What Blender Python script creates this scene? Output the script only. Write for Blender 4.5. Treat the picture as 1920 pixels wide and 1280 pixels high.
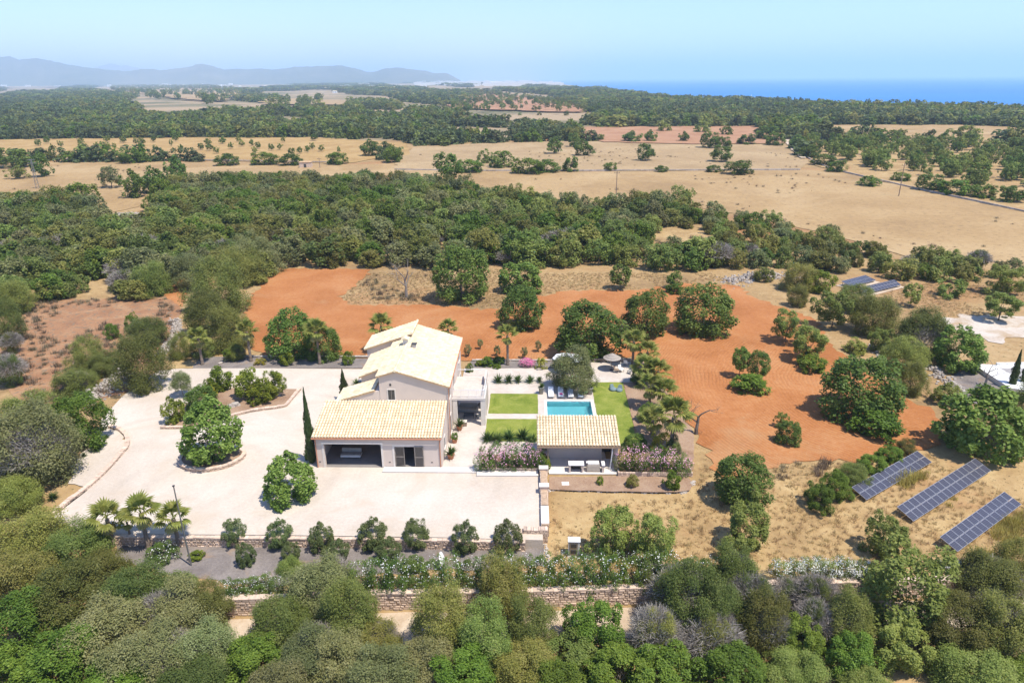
import bpy, bmesh, math, random
import numpy as np
from mathutils import Vector, Matrix, Quaternion

for o in list(bpy.data.objects): bpy.data.objects.remove(o)
SC = bpy.context.scene
COL = SC.collection
RNG = np.random.default_rng(7)
random.seed(7)

# ------------------------------------------------------------------ camera, world, sun, exposure
F = 1300.0; ROLL = math.radians(0.48); PITCH = math.atan(492 / F); CAMH = 37.0
FWD = np.array([0, math.cos(PITCH), -math.sin(PITCH)]); UPV = np.array([0, math.sin(PITCH), math.cos(PITCH)]); RT = np.array([1., 0, 0])
cr, sr = math.cos(ROLL), math.sin(ROLL)
cam_d = bpy.data.cameras.new('camera'); cam = bpy.data.objects.new('camera', cam_d); COL.objects.link(cam)
cam_d.sensor_width = 36; cam_d.sensor_fit = 'HORIZONTAL'; cam_d.lens = 36 * F / 1920
cam_d.clip_start = 0.5; cam_d.clip_end = 120000
cx_, cy_, cz_ = cr * RT - sr * UPV, sr * RT + cr * UPV, -FWD
cam.matrix_world = Matrix(((cx_[0], cy_[0], cz_[0], 0), (cx_[1], cy_[1], cz_[1], 0), (cx_[2], cy_[2], cz_[2], CAMH), (0, 0, 0, 1)))
SC.camera = cam

SUNDIR = Vector((0.38, -0.28, 1.0)).normalized()
world = bpy.data.worlds.new('World'); SC.world = world; world.use_nodes = True
wn = world.node_tree.nodes; wl = world.node_tree.links
bg = wn['Background']; sky = wn.new('ShaderNodeTexSky'); sky.sky_type = 'NISHITA'; sky.sun_disc = False
sky.sun_elevation = math.asin(SUNDIR.z); sky.sun_rotation = math.atan2(SUNDIR.x, SUNDIR.y)
sky.altitude = 100; sky.air_density = 1.0; sky.dust_density = 0.4; sky.ozone_density = 2.2
tint = wn.new('ShaderNodeMix'); tint.data_type = 'RGBA'; tint.blend_type = 'MULTIPLY'; tint.inputs[0].default_value = 1.0; tint.inputs[7].default_value = (0.70, 0.76, 0.94, 1)
wl.new(sky.outputs[0], tint.inputs[6]); wl.new(tint.outputs[2], bg.inputs[0]); bg.inputs[1].default_value = 0.15
sun_d = bpy.data.lights.new('sun', 'SUN'); sun_d.energy = 3.9; sun_d.angle = math.radians(0.53); sun_d.color = (1, 0.93, 0.82)
sun = bpy.data.objects.new('sun', sun_d); COL.objects.link(sun); sun.location = (0, 0, 200)
sun.rotation_euler = (-SUNDIR).to_track_quat('-Z', 'Y').to_euler()
vs = SC.view_settings; vs.view_transform = 'Standard'; vs.look = 'None'; vs.gamma = 1.0; vs.exposure = 0.74
SC.render.engine = 'CYCLES'
SC.cycles.max_bounces = 6; SC.cycles.diffuse_bounces = 3; SC.cycles.glossy_bounces = 3; SC.cycles.transmission_bounces = 4
SC.cycles.transparent_max_bounces = 6; SC.cycles.volume_bounces = 2; SC.cycles.use_denoising = True

# ------------------------------------------------------------------ geometry helpers
def ray(px, py):
    u = (px - 960) / F; v = (py - 640) / F
    u2 = u * cr - v * sr; v2 = u * sr + v * cr
    return FWD + u2 * RT - v2 * UPV
def G(px, py, z=0.0):
    d = ray(px, py); t = (z - CAMH) / d[2]
    return np.array([d[0] * t, d[1] * t, z])
def depth(p): return float((np.asarray(p) - np.array([0, 0, CAMH])) @ FWD)
def sstep(a, b, x):
    t = np.clip((x - a) / (b - a), 0, 1); return t * t * (3 - 2 * t)

# lane wall in front: its foot line and the land's height
WALLPX = [(300, 1122), (405, 1119), (520, 1117), (720, 1108), (1000, 1104), (1215, 1097), (1620, 1086), (1800, 1082), (2000, 1079)]
WALLW = [G(x, y, -0.5) for x, y in WALLPX]
def wall_y(X): return np.interp(X, [p[0] for p in WALLW], [p[1] for p in WALLW])
def land_z(X, Y):
    X = np.asarray(X, float); Y = np.asarray(Y, float)
    z = -0.06 - 0.9 * sstep(60, 50.5, Y) * sstep(-62, -47, X)
    z = np.where((X > -41) & (X < 2.6) & (Y < 60.5), np.minimum(z, -0.96), z)
    z = np.where((X > 3.0) & (X < 10.8) & (Y > 66.0) & (Y < 78.4), -2.2, z)   # room for the pool
    z = z - 1.35 * sstep(0.25, -0.35, Y - wall_y(X))
    far = np.clip((Y - 500) / 1500, 0, 1)
    z = z + far * (2.5 * np.sin(X / 190 + 1.3) * np.sin(Y / 260) + 1.5 * np.sin(X / 83 + Y / 140))
    return z
def GL(px, py):
    """point of the land seen at a pixel"""
    z = 0.0
    for _ in range(4):
        p = G(px, py, z); z = float(land_z(p[0], p[1]))
    return G(px, py, z)

def put(o, parent=None):
    COL.objects.link(o)
    if parent is not None: o.parent = parent
    return o
def tag(o, label=None, cat=None, group=None, kind=None):
    if label: o['label'] = label
    if cat: o['category'] = cat
    if group: o['group'] = group
    if kind: o['kind'] = kind
    return o
def empty(name, loc, rz=0.0, label=None, cat=None, group=None):
    o = bpy.data.objects.new(name, None); o.empty_display_size = 0.3
    o.location = tuple(float(c) for c in loc); o.rotation_euler = (0, 0, rz); COL.objects.link(o)
    return tag(o, label, cat, group)
def mesh_obj(name, verts, faces, mat=None, parent=None, smooth=False, tint=None):
    me = bpy.data.meshes.new(name)
    v = verts.tolist() if isinstance(verts, np.ndarray) else [tuple(map(float, q)) for q in verts]
    f = faces.tolist() if isinstance(faces, np.ndarray) else faces
    me.from_pydata(v, [], f); me.update()
    if mat: me.materials.append(mat)
    if smooth: me.polygons.foreach_set('use_smooth', [True] * len(me.polygons))
    if tint is not None:
        a = me.attributes.new('tint', 'FLOAT', 'FACE'); a.data.foreach_set('value', np.asarray(tint, np.float32))
    if name.startswith('proto'): return me
    return put(bpy.data.objects.new(name, me), parent)
def inst(name, me, parent=None, loc=(0, 0, 0), rot=(0, 0, 0), scale=(1, 1, 1)):
    o = bpy.data.objects.new(name, me); o.location = tuple(map(float, loc)); o.rotation_euler = tuple(map(float, rot)); o.scale = tuple(map(float, scale))
    return put(o, parent)

class MB:
    """collects boxes, prisms and tubes, built as one mesh"""
    def __init__(s): s.v = []; s.f = []; s.t = []
    def add(s, v, f, t=0.5):
        n = len(s.v); s.v += [tuple(map(float, q)) for q in v]; s.f += [[i + n for i in q] for q in f]; s.t += [t] * len(f); return s
    def box(s, x0, x1, y0, y1, z0, z1, t=0.5):
        v = [(x, y, z) for z in (z0, z1) for y in (y0, y1) for x in (x0, x1)]
        return s.add(v, [[0, 2, 3, 1], [4, 5, 7, 6], [0, 1, 5, 4], [1, 3, 7, 5], [3, 2, 6, 7], [2, 0, 4, 6]], t)
    def hexa(s, b, tp, t=0.5):
        n = len(b)
        return s.add(list(b) + list(tp), [list(range(n))[::-1], list(range(n, 2 * n))] + [[i, (i + 1) % n, n + (i + 1) % n, n + i] for i in range(n)], t)
    def prism(s, poly, z0, z1, t=0.5):
        return s.hexa([(p[0], p[1], z0) for p in poly], [(p[0], p[1], z1) for p in poly], t)
    def tube(s, pts, rad, n=8, t=0.5, cap=True):
        pts = [np.array(p, float) for p in pts]; k = len(pts)
        if not hasattr(rad, '__len__'): rad = [rad] * k
        vs_ = []
        for i, p in enumerate(pts):
            d = pts[min(i + 1, k - 1)] - pts[max(i - 1, 0)]; d = d / (np.linalg.norm(d) + 1e-9)
            a = np.cross(d, [0, 0, 1] if abs(d[2]) < .9 else [1, 0, 0]); a /= np.linalg.norm(a); b = np.cross(d, a)
            for j in range(n):
                q = 2 * math.pi * j / n; vs_.append(p + rad[i] * (math.cos(q) * a + math.sin(q) * b))
        fs = [[i * n + j, i * n + (j + 1) % n, (i + 1) * n + (j + 1) % n, (i + 1) * n + j] for i in range(k - 1) for j in range(n)]
        if cap: fs += [list(range(n))[::-1], [(k - 1) * n + j for j in range(n)]]
        return s.add(vs_, fs, t)
    def lathe(s, prof, n=16, c=(0, 0, 0), t=0.5):
        vs_ = []
        for r, z in prof:
            for j in range(n):
                q = 2 * math.pi * j / n; vs_.append((c[0] + r * math.cos(q), c[1] + r * math.sin(q), c[2] + z))
        k = len(prof)
        fs = [[i * n + j, i * n + (j + 1) % n, (i + 1) * n + (j + 1) % n, (i + 1) * n + j] for i in range(k - 1) for j in range(n)]
        fs += [list(range(n))[::-1], [(k - 1) * n + j for j in range(n)]]
        return s.add(vs_, fs, t)
    def build(s, name, mat, parent=None, smooth=False, kind=None, label=None):
        o = mesh_obj(name, s.v, s.f, mat, parent, smooth, s.t)
        if kind: o['kind'] = kind
        if label: o['label'] = label
        return o

# ------------------------------------------------------------------ materials
def new_mat(name):
    m = bpy.data.materials.new(name); m.use_nodes = True
    nt = m.node_tree; return m, nt, nt.nodes, nt.links, nt.nodes['Principled BSDF']
def ramp(N, stops):
    r = N.new('ShaderNodeValToRGB'); e = r.color_ramp.elements
    while len(e) < len(stops): e.new(0.5)
    for i, (p, c) in enumerate(stops): e[i].position = p; e[i].color = (*c, 1)
    return r
def noise(N, L, vec, scale, detail=5, rough=0.6, dist=0.0):
    n = N.new('ShaderNodeTexNoise'); n.inputs['Scale'].default_value = scale; n.inputs['Detail'].default_value = detail
    n.inputs['Roughness'].default_value = rough; n.inputs['Distortion'].default_value = dist
    if vec is not None: L.new(vec, n.inputs['Vector'])
    return n
def mixc(N, L, fac, a, b, mode='MIX'):
    m = N.new('ShaderNodeMix'); m.data_type = 'RGBA'; m.blend_type = mode
    for sock, val in ((m.inputs['Factor'], fac), (m.inputs['A'], a), (m.inputs['B'], b)):
        if sock.name in 'AB':
            pass
    fs = [i for i in m.inputs if i.name == 'Factor' and i.type == 'VALUE'][0]
    A = [i for i in m.inputs if i.name == 'A' and i.type == 'RGBA'][0]; B = [i for i in m.inputs if i.name == 'B' and i.type == 'RGBA'][0]
    for s_, v_ in ((fs, fac), (A, a), (B, b)):
        if isinstance(v_, (int, float)): s_.default_value = v_
        elif isinstance(v_, tuple): s_.default_value = (*v_, 1)
        else: L.new(v_, s_)
    return [o for o in m.outputs if o.type == 'RGBA'][0]
def ground_mat(name, cols, s1=0.12, s2=1.3, rough=0.95, bump=0.5, speck=None, furrow=None, third=None):
    """mottled ground: cols = (dark, mid, light); speck = (colour, scale, amount); third = (colour, scale, lo, hi)"""
    m, nt, N, L, P = new_mat(name)
    pos = N.new('ShaderNodeNewGeometry').outputs['Position']
    a = noise(N, L, pos, s1, 6, 0.62, 0.6); b = noise(N, L, pos, s2, 6, 0.7)
    add = N.new('ShaderNodeMath'); add.operation = 'ADD'; L.new(a.outputs[0], add.inputs[0])
    mul = N.new('ShaderNodeMath'); mul.operation = 'MULTIPLY_ADD'; L.new(b.outputs[0], mul.inputs[0]); mul.inputs[1].default_value = 0.7; mul.inputs[2].default_value = -0.35
    L.new(mul.outputs[0], add.inputs[1])
    r = ramp(N, [(0.3, cols[0]), (0.5, cols[1]), (0.72, cols[2])]); L.new(add.outputs[0], r.inputs[0])
    c = r.outputs[0]
    if third:
        n3 = noise(N, L, pos, third[1], 6, 0.65, 0.8); r3 = ramp(N, [(third[2], (0, 0, 0)), (third[3], (1, 1, 1))]); L.new(n3.outputs[0], r3.inputs[0])
        c = mixc(N, L, r3.outputs[0], c, third[0])
    if speck:
        n4 = noise(N, L, pos, speck[1], 2, 0.5); r4 = ramp(N, [(speck[2], (0, 0, 0)), (speck[2] + 0.08, (1, 1, 1))]); L.new(n4.outputs[0], r4.inputs[0])
        c = mixc(N, L, r4.outputs[0], c, speck[0])
    hgt = b.outputs[0]
    if furrow:
        # plough lines that run round the field: rings about a far centre, bent by noise
        mp = N.new('ShaderNodeVectorMath'); mp.operation = 'SUBTRACT'; L.new(pos, mp.inputs[0]); mp.inputs[1].default_value = furrow[0]
        w = N.new('ShaderNodeTexWave'); w.wave_type = 'RINGS'; w.rings_direction = 'Z'; w.inputs['Scale'].default_value = furrow[1]
        w.inputs['Distortion'].default_value = 14.0; w.inputs['Detail'].default_value = 4; w.inputs['Detail Scale'].default_value = 0.2
        L.new(mp.outputs[0], w.inputs['Vector'])
        rw = ramp(N, [(0.1, (furrow[2],) * 3), (0.45, (1, 1, 1))]); L.new(w.outputs['Fac'], rw.inputs[0])
        nm_ = noise(N, L, pos, 0.11, 3); rm_ = ramp(N, [(0.42, (.05, .05, .05)), (0.66, (1, 1, 1))]); L.new(nm_.outputs[0], rm_.inputs[0])
        c = mixc(N, L, rm_.outputs[0], c, mixc(N, L, 1.0, c, rw.outputs[0], 'MULTIPLY'))
        ad = N.new('ShaderNodeMath'); ad.operation = 'MULTIPLY_ADD'; L.new(w.outputs['Fac'], ad.inputs[0]); ad.inputs[1].default_value = 0.22 if furrow[2] < .93 else 0.0; L.new(b.outputs[0], ad.inputs[2]); hgt = ad.outputs[0]
    L.new(c, P.inputs['Base Color']); P.inputs['Roughness'].default_value = rough; P.inputs['Specular IOR Level'].default_value = 0.15
    bp = N.new('ShaderNodeBump'); bp.inputs['Strength'].default_value = bump; bp.inputs['Distance'].default_value = 0.12
    L.new(hgt, bp.inputs['Height']); L.new(bp.outputs[0], P.inputs['Normal'])
    return m
def plain(name, col, rough=0.6, var=0.12, scale=3.0, metal=0.0, bump=0.0, spec=0.3, tint=0.0):
    m, nt, N, L, P = new_mat(name)
    tc = N.new('ShaderNodeTexCoord'); n = noise(N, L, tc.outputs['Object'], scale, 5, 0.65)
    lo = tuple(max(0, c * (1 - var)) for c in col); hi = tuple(min(1, c * (1 + var)) for c in col)
    r = ramp(N, [(0.32, lo), (0.68, hi)]); L.new(n.outputs[0], r.inputs[0]); c = r.outputs[0]
    if tint:
        at = N.new('ShaderNodeAttribute'); at.attribute_name = 'tint'
        rt = ramp(N, [(0, (1 - tint,) * 3), (1, (1 + 0, 1, 1))]); L.new(at.outputs['Fac'], rt.inputs[0]); c = mixc(N, L, 1.0, c, rt.outputs[0], 'MULTIPLY')
    L.new(c, P.inputs['Base Color']); P.inputs['Roughness'].default_value = rough; P.inputs['Metallic'].default_value = metal; P.inputs['Specular IOR Level'].default_value = spec
    if bump:
        bp = N.new('ShaderNodeBump'); bp.inputs['Strength'].default_value = bump; bp.inputs['Distance'].default_value = 0.03
        L.new(n.outputs[0], bp.inputs['Height']); L.new(bp.outputs[0], P.inputs['Normal'])
    return m
def leaf_mat(name, cols, trans=0.28, hue=0.03, val=0.35):
    """leaf colour from a value stored per leaf, shifted a little for every plant"""
    m, nt, N, L, P = new_mat(name)
    at = N.new('ShaderNodeAttribute'); at.attribute_name = 'tint'
    r = ramp(N, [(0.0, cols[0]), (0.5, cols[1]), (1.0, cols[2])]); L.new(at.outputs['Fac'], r.inputs[0])
    oi = N.new('ShaderNodeObjectInfo'); hs = N.new('ShaderNodeHueSaturation')
    m1 = N.new('ShaderNodeMath'); m1.operation = 'MULTIPLY_ADD'; L.new(oi.outputs['Random'], m1.inputs[0]); m1.inputs[1].default_value = hue; m1.inputs[2].default_value = 0.5 - hue / 2; L.new(m1.outputs[0], hs.inputs['Hue'])
    m2 = N.new('ShaderNodeMath'); m2.operation = 'MULTIPLY'; L.new(oi.outputs['Random'], m2.inputs[0]); m2.inputs[1].default_value = 7.31
    m3 = N.new('ShaderNodeMath'); m3.operation = 'FRACT'; L.new(m2.outputs[0], m3.inputs[0])
    m4 = N.new('ShaderNodeMath'); m4.operation = 'MULTIPLY_ADD'; L.new(m3.outputs[0], m4.inputs[0]); m4.inputs[1].default_value = val; m4.inputs[2].default_value = 1 - val / 2; L.new(m4.outputs[0], hs.inputs['Value'])
    L.new(r.outputs[0], hs.inputs['Color'])
    P.inputs['Roughness'].default_value = 0.55; P.inputs['Specular IOR Level'].default_value = 0.25; L.new(hs.outputs[0], P.inputs['Base Color'])
    if trans:
        t = N.new('ShaderNodeBsdfTranslucent'); L.new(hs.outputs[0], t.inputs[0]); mx = N.new('ShaderNodeMixShader'); mx.inputs[0].default_value = trans
        L.new(P.outputs[0], mx.inputs[1]); L.new(t.outputs[0], mx.inputs[2]); L.new(mx.outputs[0], N['Material Output'].inputs[0])
    return m

M = {}
M['carob'] = leaf_mat('carob_leaves', ((0.069, 0.121, 0.020), (0.127, 0.196, 0.034), (0.219, 0.297, 0.062)), 0.40)
M['fig'] = leaf_mat('fig_leaves', ((0.083, 0.146, 0.024), (0.161, 0.243, 0.043), (0.267, 0.356, 0.081)), 0.42)
M['olive'] = leaf_mat('olive_leaves', ((0.138, 0.157, 0.052), (0.219, 0.230, 0.083), (0.323, 0.319, 0.140)), 0.38, 0.06, 0.5)
M['wild'] = leaf_mat('wild_olive_leaves', ((0.130, 0.159, 0.032), (0.213, 0.239, 0.053), (0.326, 0.328, 0.094)), 0.44, 0.075, 0.75)
M['round'] = leaf_mat('clipped_olive_leaves', ((.08, .115, .032), (.135, .175, .052), (.215, .245, .095)), 0.4)
M['mastic'] = leaf_mat('mastic_leaves', ((0.068, 0.116, 0.013), (0.130, 0.198, 0.024), (0.221, 0.292, 0.044)), 0.42, 0.03, 0.45)
M['almond'] = leaf_mat('almond_leaves', ((0.140, 0.189, 0.035), (0.225, 0.277, 0.059), (0.328, 0.372, 0.100)), 0.42)
M['pine'] = leaf_mat('pine_needles', ((0.069, 0.095, 0.034), (0.115, 0.146, 0.050), (0.173, 0.202, 0.073)), 0.35, 0.04, 0.5)
M['dead'] = leaf_mat('dry_twigs', ((0.200, 0.175, 0.150), (0.300, 0.265, 0.230), (0.420, 0.380, 0.340)), 0.10, 0.02, 0.3)
M['lemon'] = leaf_mat('citrus_leaves', ((0.099, 0.141, 0.017), (0.185, 0.243, 0.028), (0.341, 0.384, 0.044)), 0.45)
M['yellow'] = leaf_mat('yellow_flowering_leaves', ((.14, .17, .02), (.35, .33, .03), (.6, .5, .04)))
M['palm'] = leaf_mat('palm_fronds', ((0.132, 0.158, 0.028), (0.242, 0.263, 0.055), (0.374, 0.367, 0.100)), 0.40, 0.03, 0.3)
M['palm_dry'] = leaf_mat('palm_dry_fronds', ((.2, .2, .05), (.33, .3, .09), (.42, .36, .16)), 0.2)
M['cycad'] = leaf_mat('cycad_leaves', ((0.042, 0.081, 0.018), (0.084, 0.135, 0.030), (0.140, 0.203, 0.048)), 0.35)
M['cypress'] = leaf_mat('cypress_leaves', ((.035, .06, .018), (.06, .09, .026), (.09, .125, .04)), 0.2)
M['petal_white'] = plain('white_petals', (.8, .8, .74), 0.7)
M['petal_pink'] = plain('pink_petals', (.8, .4, .54), 0.7, 0.25)
M['petal_magenta'] = plain('magenta_petals', (.6, .16, .32), 0.7, 0.25)
M['bark'] = plain('bark', (.15, .12, .095), 0.95, 0.35, 6, bump=0.6)
M['greybark'] = plain('grey_bark', (.27, .235, .2), 0.95, 0.3, 6, bump=0.6)
M['palmbark'] = plain('palm_bark', (.2, .155, .12), 0.95, 0.4, 9, bump=0.7)
M['dirt_dark'] = plain('planting_soil', (.16, .1, .06), 0.98, 0.3, 4, bump=0.6)

M['land'] = ground_mat('dry_land', ((.24, .155, .075), (.34, .225, .105), (.42, .30, .155)), 0.05, 0.8, speck=((.16, .13, .06), 2.2, 0.62), third=((.33, .165, .075), 0.018, 0.52, 0.66))
M['straw'] = ground_mat('straw_grass', ((.27, .175, .08), (.37, .25, .115), (.46, .335, .165)), 0.16, 1.6, speck=((.17, .12, .055), 3.2, 0.61), third=((.34, .185, .085), 0.08, 0.56, 0.72))
M['gold'] = ground_mat('golden_stubble', ((.29, .18, .07), (.36, .235, .095), (.43, .3, .135)), 0.06, 0.5)
M['stubble'] = ground_mat('stubble_field', ((.275, .18, .085), (.345, .23, .108), (.4, .28, .14)), 0.03, 0.5, speck=((.24, .165, .085), 0.8, 0.6), third=((.43, .31, .165), 0.02, 0.5, 0.7))
M['pale'] = ground_mat('pale_stubble_field', ((.285, .195, .1), (.35, .245, .13), (.41, .3, .165)), 0.03, 0.4, speck=((.25, .19, .1), 0.6, 0.6))
M['red'] = ground_mat('red_soil', ((.31, .118, .038), (.385, .158, .056), (.44, .215, .09)), 0.09, 1.8, bump=0.6, furrow=((52, 78, 0), 0.7, 0.8), third=((.40, .225, .105), 0.05, 0.58, 0.74), speck=((.46, .3, .17), 5.5, 0.66))
M['redfield'] = ground_mat('far_red_field', ((.29, .15, .08), (.35, .19, .105), (.4, .24, .14)), 0.05, 0.6)
M['scrubsoil'] = ground_mat('scrubby_red_soil', ((.23, .12, .065), (.31, .165, .085), (.37, .235, .13)), 0.2, 2.5, speck=((.2, .15, .1), 1.3, 0.56))
M['gravel'] = ground_mat('pale_gravel', ((.47, .4, .325), (.54, .47, .39), (.6, .535, .455)), 0.09, 3.5, bump=0.25, third=((.48, .39, .295), 0.16, 0.5, 0.78), furrow=((-33, 58, 0), 0.11, 0.93))
M['darkgravel'] = ground_mat('dark_gravel', ((.15, .128, .115), (.205, .178, .16), (.27, .235, .21)), 0.35, 6, bump=0.5, third=((.3, .2, .125), 0.25, 0.56, 0.72))
M['bark_mulch'] = ground_mat('brown_mulch', ((.24, .15, .095), (.31, .205, .135), (.38, .27, .18)), 0.4, 5, bump=0.5)
M['paving'] = ground_mat('pale_stone_paving', ((.46, .395, .335), (.52, .455, .39), (.57, .515, .45)), 0.3, 2, bump=0.1, rough=0.8)
M['lawn'] = ground_mat('lawn_grass', ((.12, .165, .022), (.185, .225, .036), (.26, .275, .06)), 0.35, 5, bump=0.6, third=((.3, .3, .075), 0.5, 0.55, 0.75))
M['forestfloor'] = ground_mat('scrub_covered_land', ((.1, .1, .05), (.15, .14, .075), (.23, .19, .11)), 0.02, 0.15, third=((.34, .25, .15), 0.006, 0.4, 0.54))
M['chalk'] = ground_mat('chalky_soil', ((.4, .33, .26), (.5, .435, .36), (.56, .5, .43)), 0.25, 2.5, third=((.38, .27, .16), 0.22, 0.5, 0.66))
M['lane'] = ground_mat('dusty_lane', ((.42, .32, .22), (.5, .4, .29), (.56, .47, .36)), 0.3, 3)
M['stone'] = plain('dry_stone', (.68, .52, .4), 0.95, 0.2, 2.5, bump=0.4, tint=0.38)
M['palestone'] = plain('pale_limestone', (.5, .44, .375), 0.95, 0.18, 2.0, bump=0.5, tint=0.35)
M['mortar'] = plain('earthy_joint', (.42, .3, .2), 0.98, 0.25, 3)
M['plaster'] = plain('cream_plaster', (.6, .5, .42), 0.9, 0.05, 0.6)
M['plaster_light'] = plain('light_stone_trim', (.66, .6, .53), 0.85, 0.06, 2)
M['tile'] = plain('cream_clay_tiles', (.81, .68, .455), 0.85, 0.14, 1.4, tint=0.25)
M['tile_base'] = plain('tile_underlay', (.5, .33, .18), 0.95, 0.15, 2)
M['terracotta'] = plain('terracotta', (.45, .2, .11), 0.85, 0.15, 3)
M['dark'] = plain('dark_interior', (.06, .055, .05), 0.9, 0.3)
M['floor_in'] = plain('grey_concrete', (.23, .21, .195), 0.8, 0.12, 1)
M['shutter'] = plain('grey_brown_shutter', (.205, .18, .155), 0.7, 0.1)
M['white'] = plain('white_paint', (.76, .75, .72), 0.6, 0.04)
M['fabric'] = plain('white_fabric', (.74, .74, .74), 0.9, 0.05)
M['greyfabric'] = plain('grey_fabric', (.3, .29, .27), 0.9, 0.08)
M['darkfabric'] = plain('charcoal_fabric', (.06, .065, .075), 0.9, 0.2)
M['metal'] = plain('grey_metal', (.32, .32, .32), 0.4, 0.1, metal=0.8)
M['darkmetal'] = plain('dark_metal', (.07, .07, .07), 0.5, 0.1, metal=0.3)
M['wood'] = plain('weathered_wood', (.26, .19, .135), 0.85, 0.25, 4)
M['thatch'] = plain('grey_thatch', (.33, .29, .25), 0.95, 0.25, 12, bump=0.6)
M['pink'] = plain('pink_towel', (.75, .12, .3), 0.9, 0.1)
M['slate'] = plain('faded_teal_cushion', (.17, .23, .24), 0.9, 0.1)
M['roofmembrane'] = plain('grey_roof_gravel', (.34, .32, .31), 0.95, 0.12, 5)

# glass, water, photovoltaic glass
m, nt, N, L, P = new_mat('window_glass'); P.inputs['Base Color'].default_value = (.03, .035, .04, 1); P.inputs['Roughness'].default_value = 0.06; P.inputs['Specular IOR Level'].default_value = 0.6; M['glass'] = m
m, nt, N, L, P = new_mat('clear_balustrade_glass'); P.inputs['Base Color'].default_value = (.95, .98, .97, 1); P.inputs['Roughness'].default_value = 0.02; P.inputs['Transmission Weight'].default_value = 1.0; P.inputs['IOR'].default_value = 1.02; M['clearglass'] = m
m, nt, N, L, P = new_mat('pool_water'); P.inputs['Base Color'].default_value = (.62, .95, .97, 1); P.inputs['Roughness'].default_value = 0.02; P.inputs['Transmission Weight'].default_value = 1.0; P.inputs['IOR'].default_value = 1.33
tc = N.new('ShaderNodeTexCoord'); nn = noise(N, L, tc.outputs['Object'], 2.2, 3); bp = N.new('ShaderNodeBump'); bp.inputs['Strength'].default_value = 0.06; L.new(nn.outputs[0], bp.inputs['Height']); L.new(bp.outputs[0], P.inputs['Normal']); M['water'] = m
M['poolwall'] = plain('turquoise_pool_mosaic', (.3, .66, .7), 0.5, 0.06, 4)
m, nt, N, L, P = new_mat('sea_water'); P.inputs['Roughness'].default_value = 0.55; P.inputs['Specular IOR Level'].default_value = 0.25
pos = N.new('ShaderNodeNewGeometry').outputs['Position']; mp = N.new('ShaderNodeMapping'); mp.inputs['Scale'].default_value = (1, 3, 1); L.new(pos, mp.inputs[0])
nn = noise(N, L, mp.outputs[0], 0.0008, 6, 0.6); r = ramp(N, [(0.3, (.018, .15, .4)), (0.7, (.026, .185, .46))]); L.new(nn.outputs[0], r.inputs[0]); L.new(r.outputs[0], P.inputs['Base Color']); M['sea'] = m
m, nt, N, L, P = new_mat('photovoltaic_cells'); tc = N.new('ShaderNodeTexCoord')
br = N.new('ShaderNodeTexBrick'); br.offset = 0; br.inputs['Color1'].default_value = (.035, .036, .052, 1); br.inputs['Color2'].default_value = (.042, .043, .06, 1); br.inputs['Mortar'].default_value = (.12, .12, .15, 1)
br.inputs['Scale'].default_value = 1; br.inputs['Mortar Size'].default_value = 0.012; br.inputs['Brick Width'].default_value = 0.16; br.inputs['Row Height'].default_value = 0.16
L.new(tc.outputs['Object'], br.inputs['Vector']); L.new(br.outputs['Color'], P.inputs['Base Color']); P.inputs['Roughness'].default_value = 0.3; P.inputs['Specular IOR Level'].default_value = 0.42; M['pv'] = m
M['alu'] = plain('aluminium_frame', (.55, .55, .57), 0.35, 0.05, metal=0.6)
M['hill'] = ground_mat('wooded_hillside', ((.06, .075, .04), (.09, .10, .055), (.15, .14, .09)), 0.002, 0.012)
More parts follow.
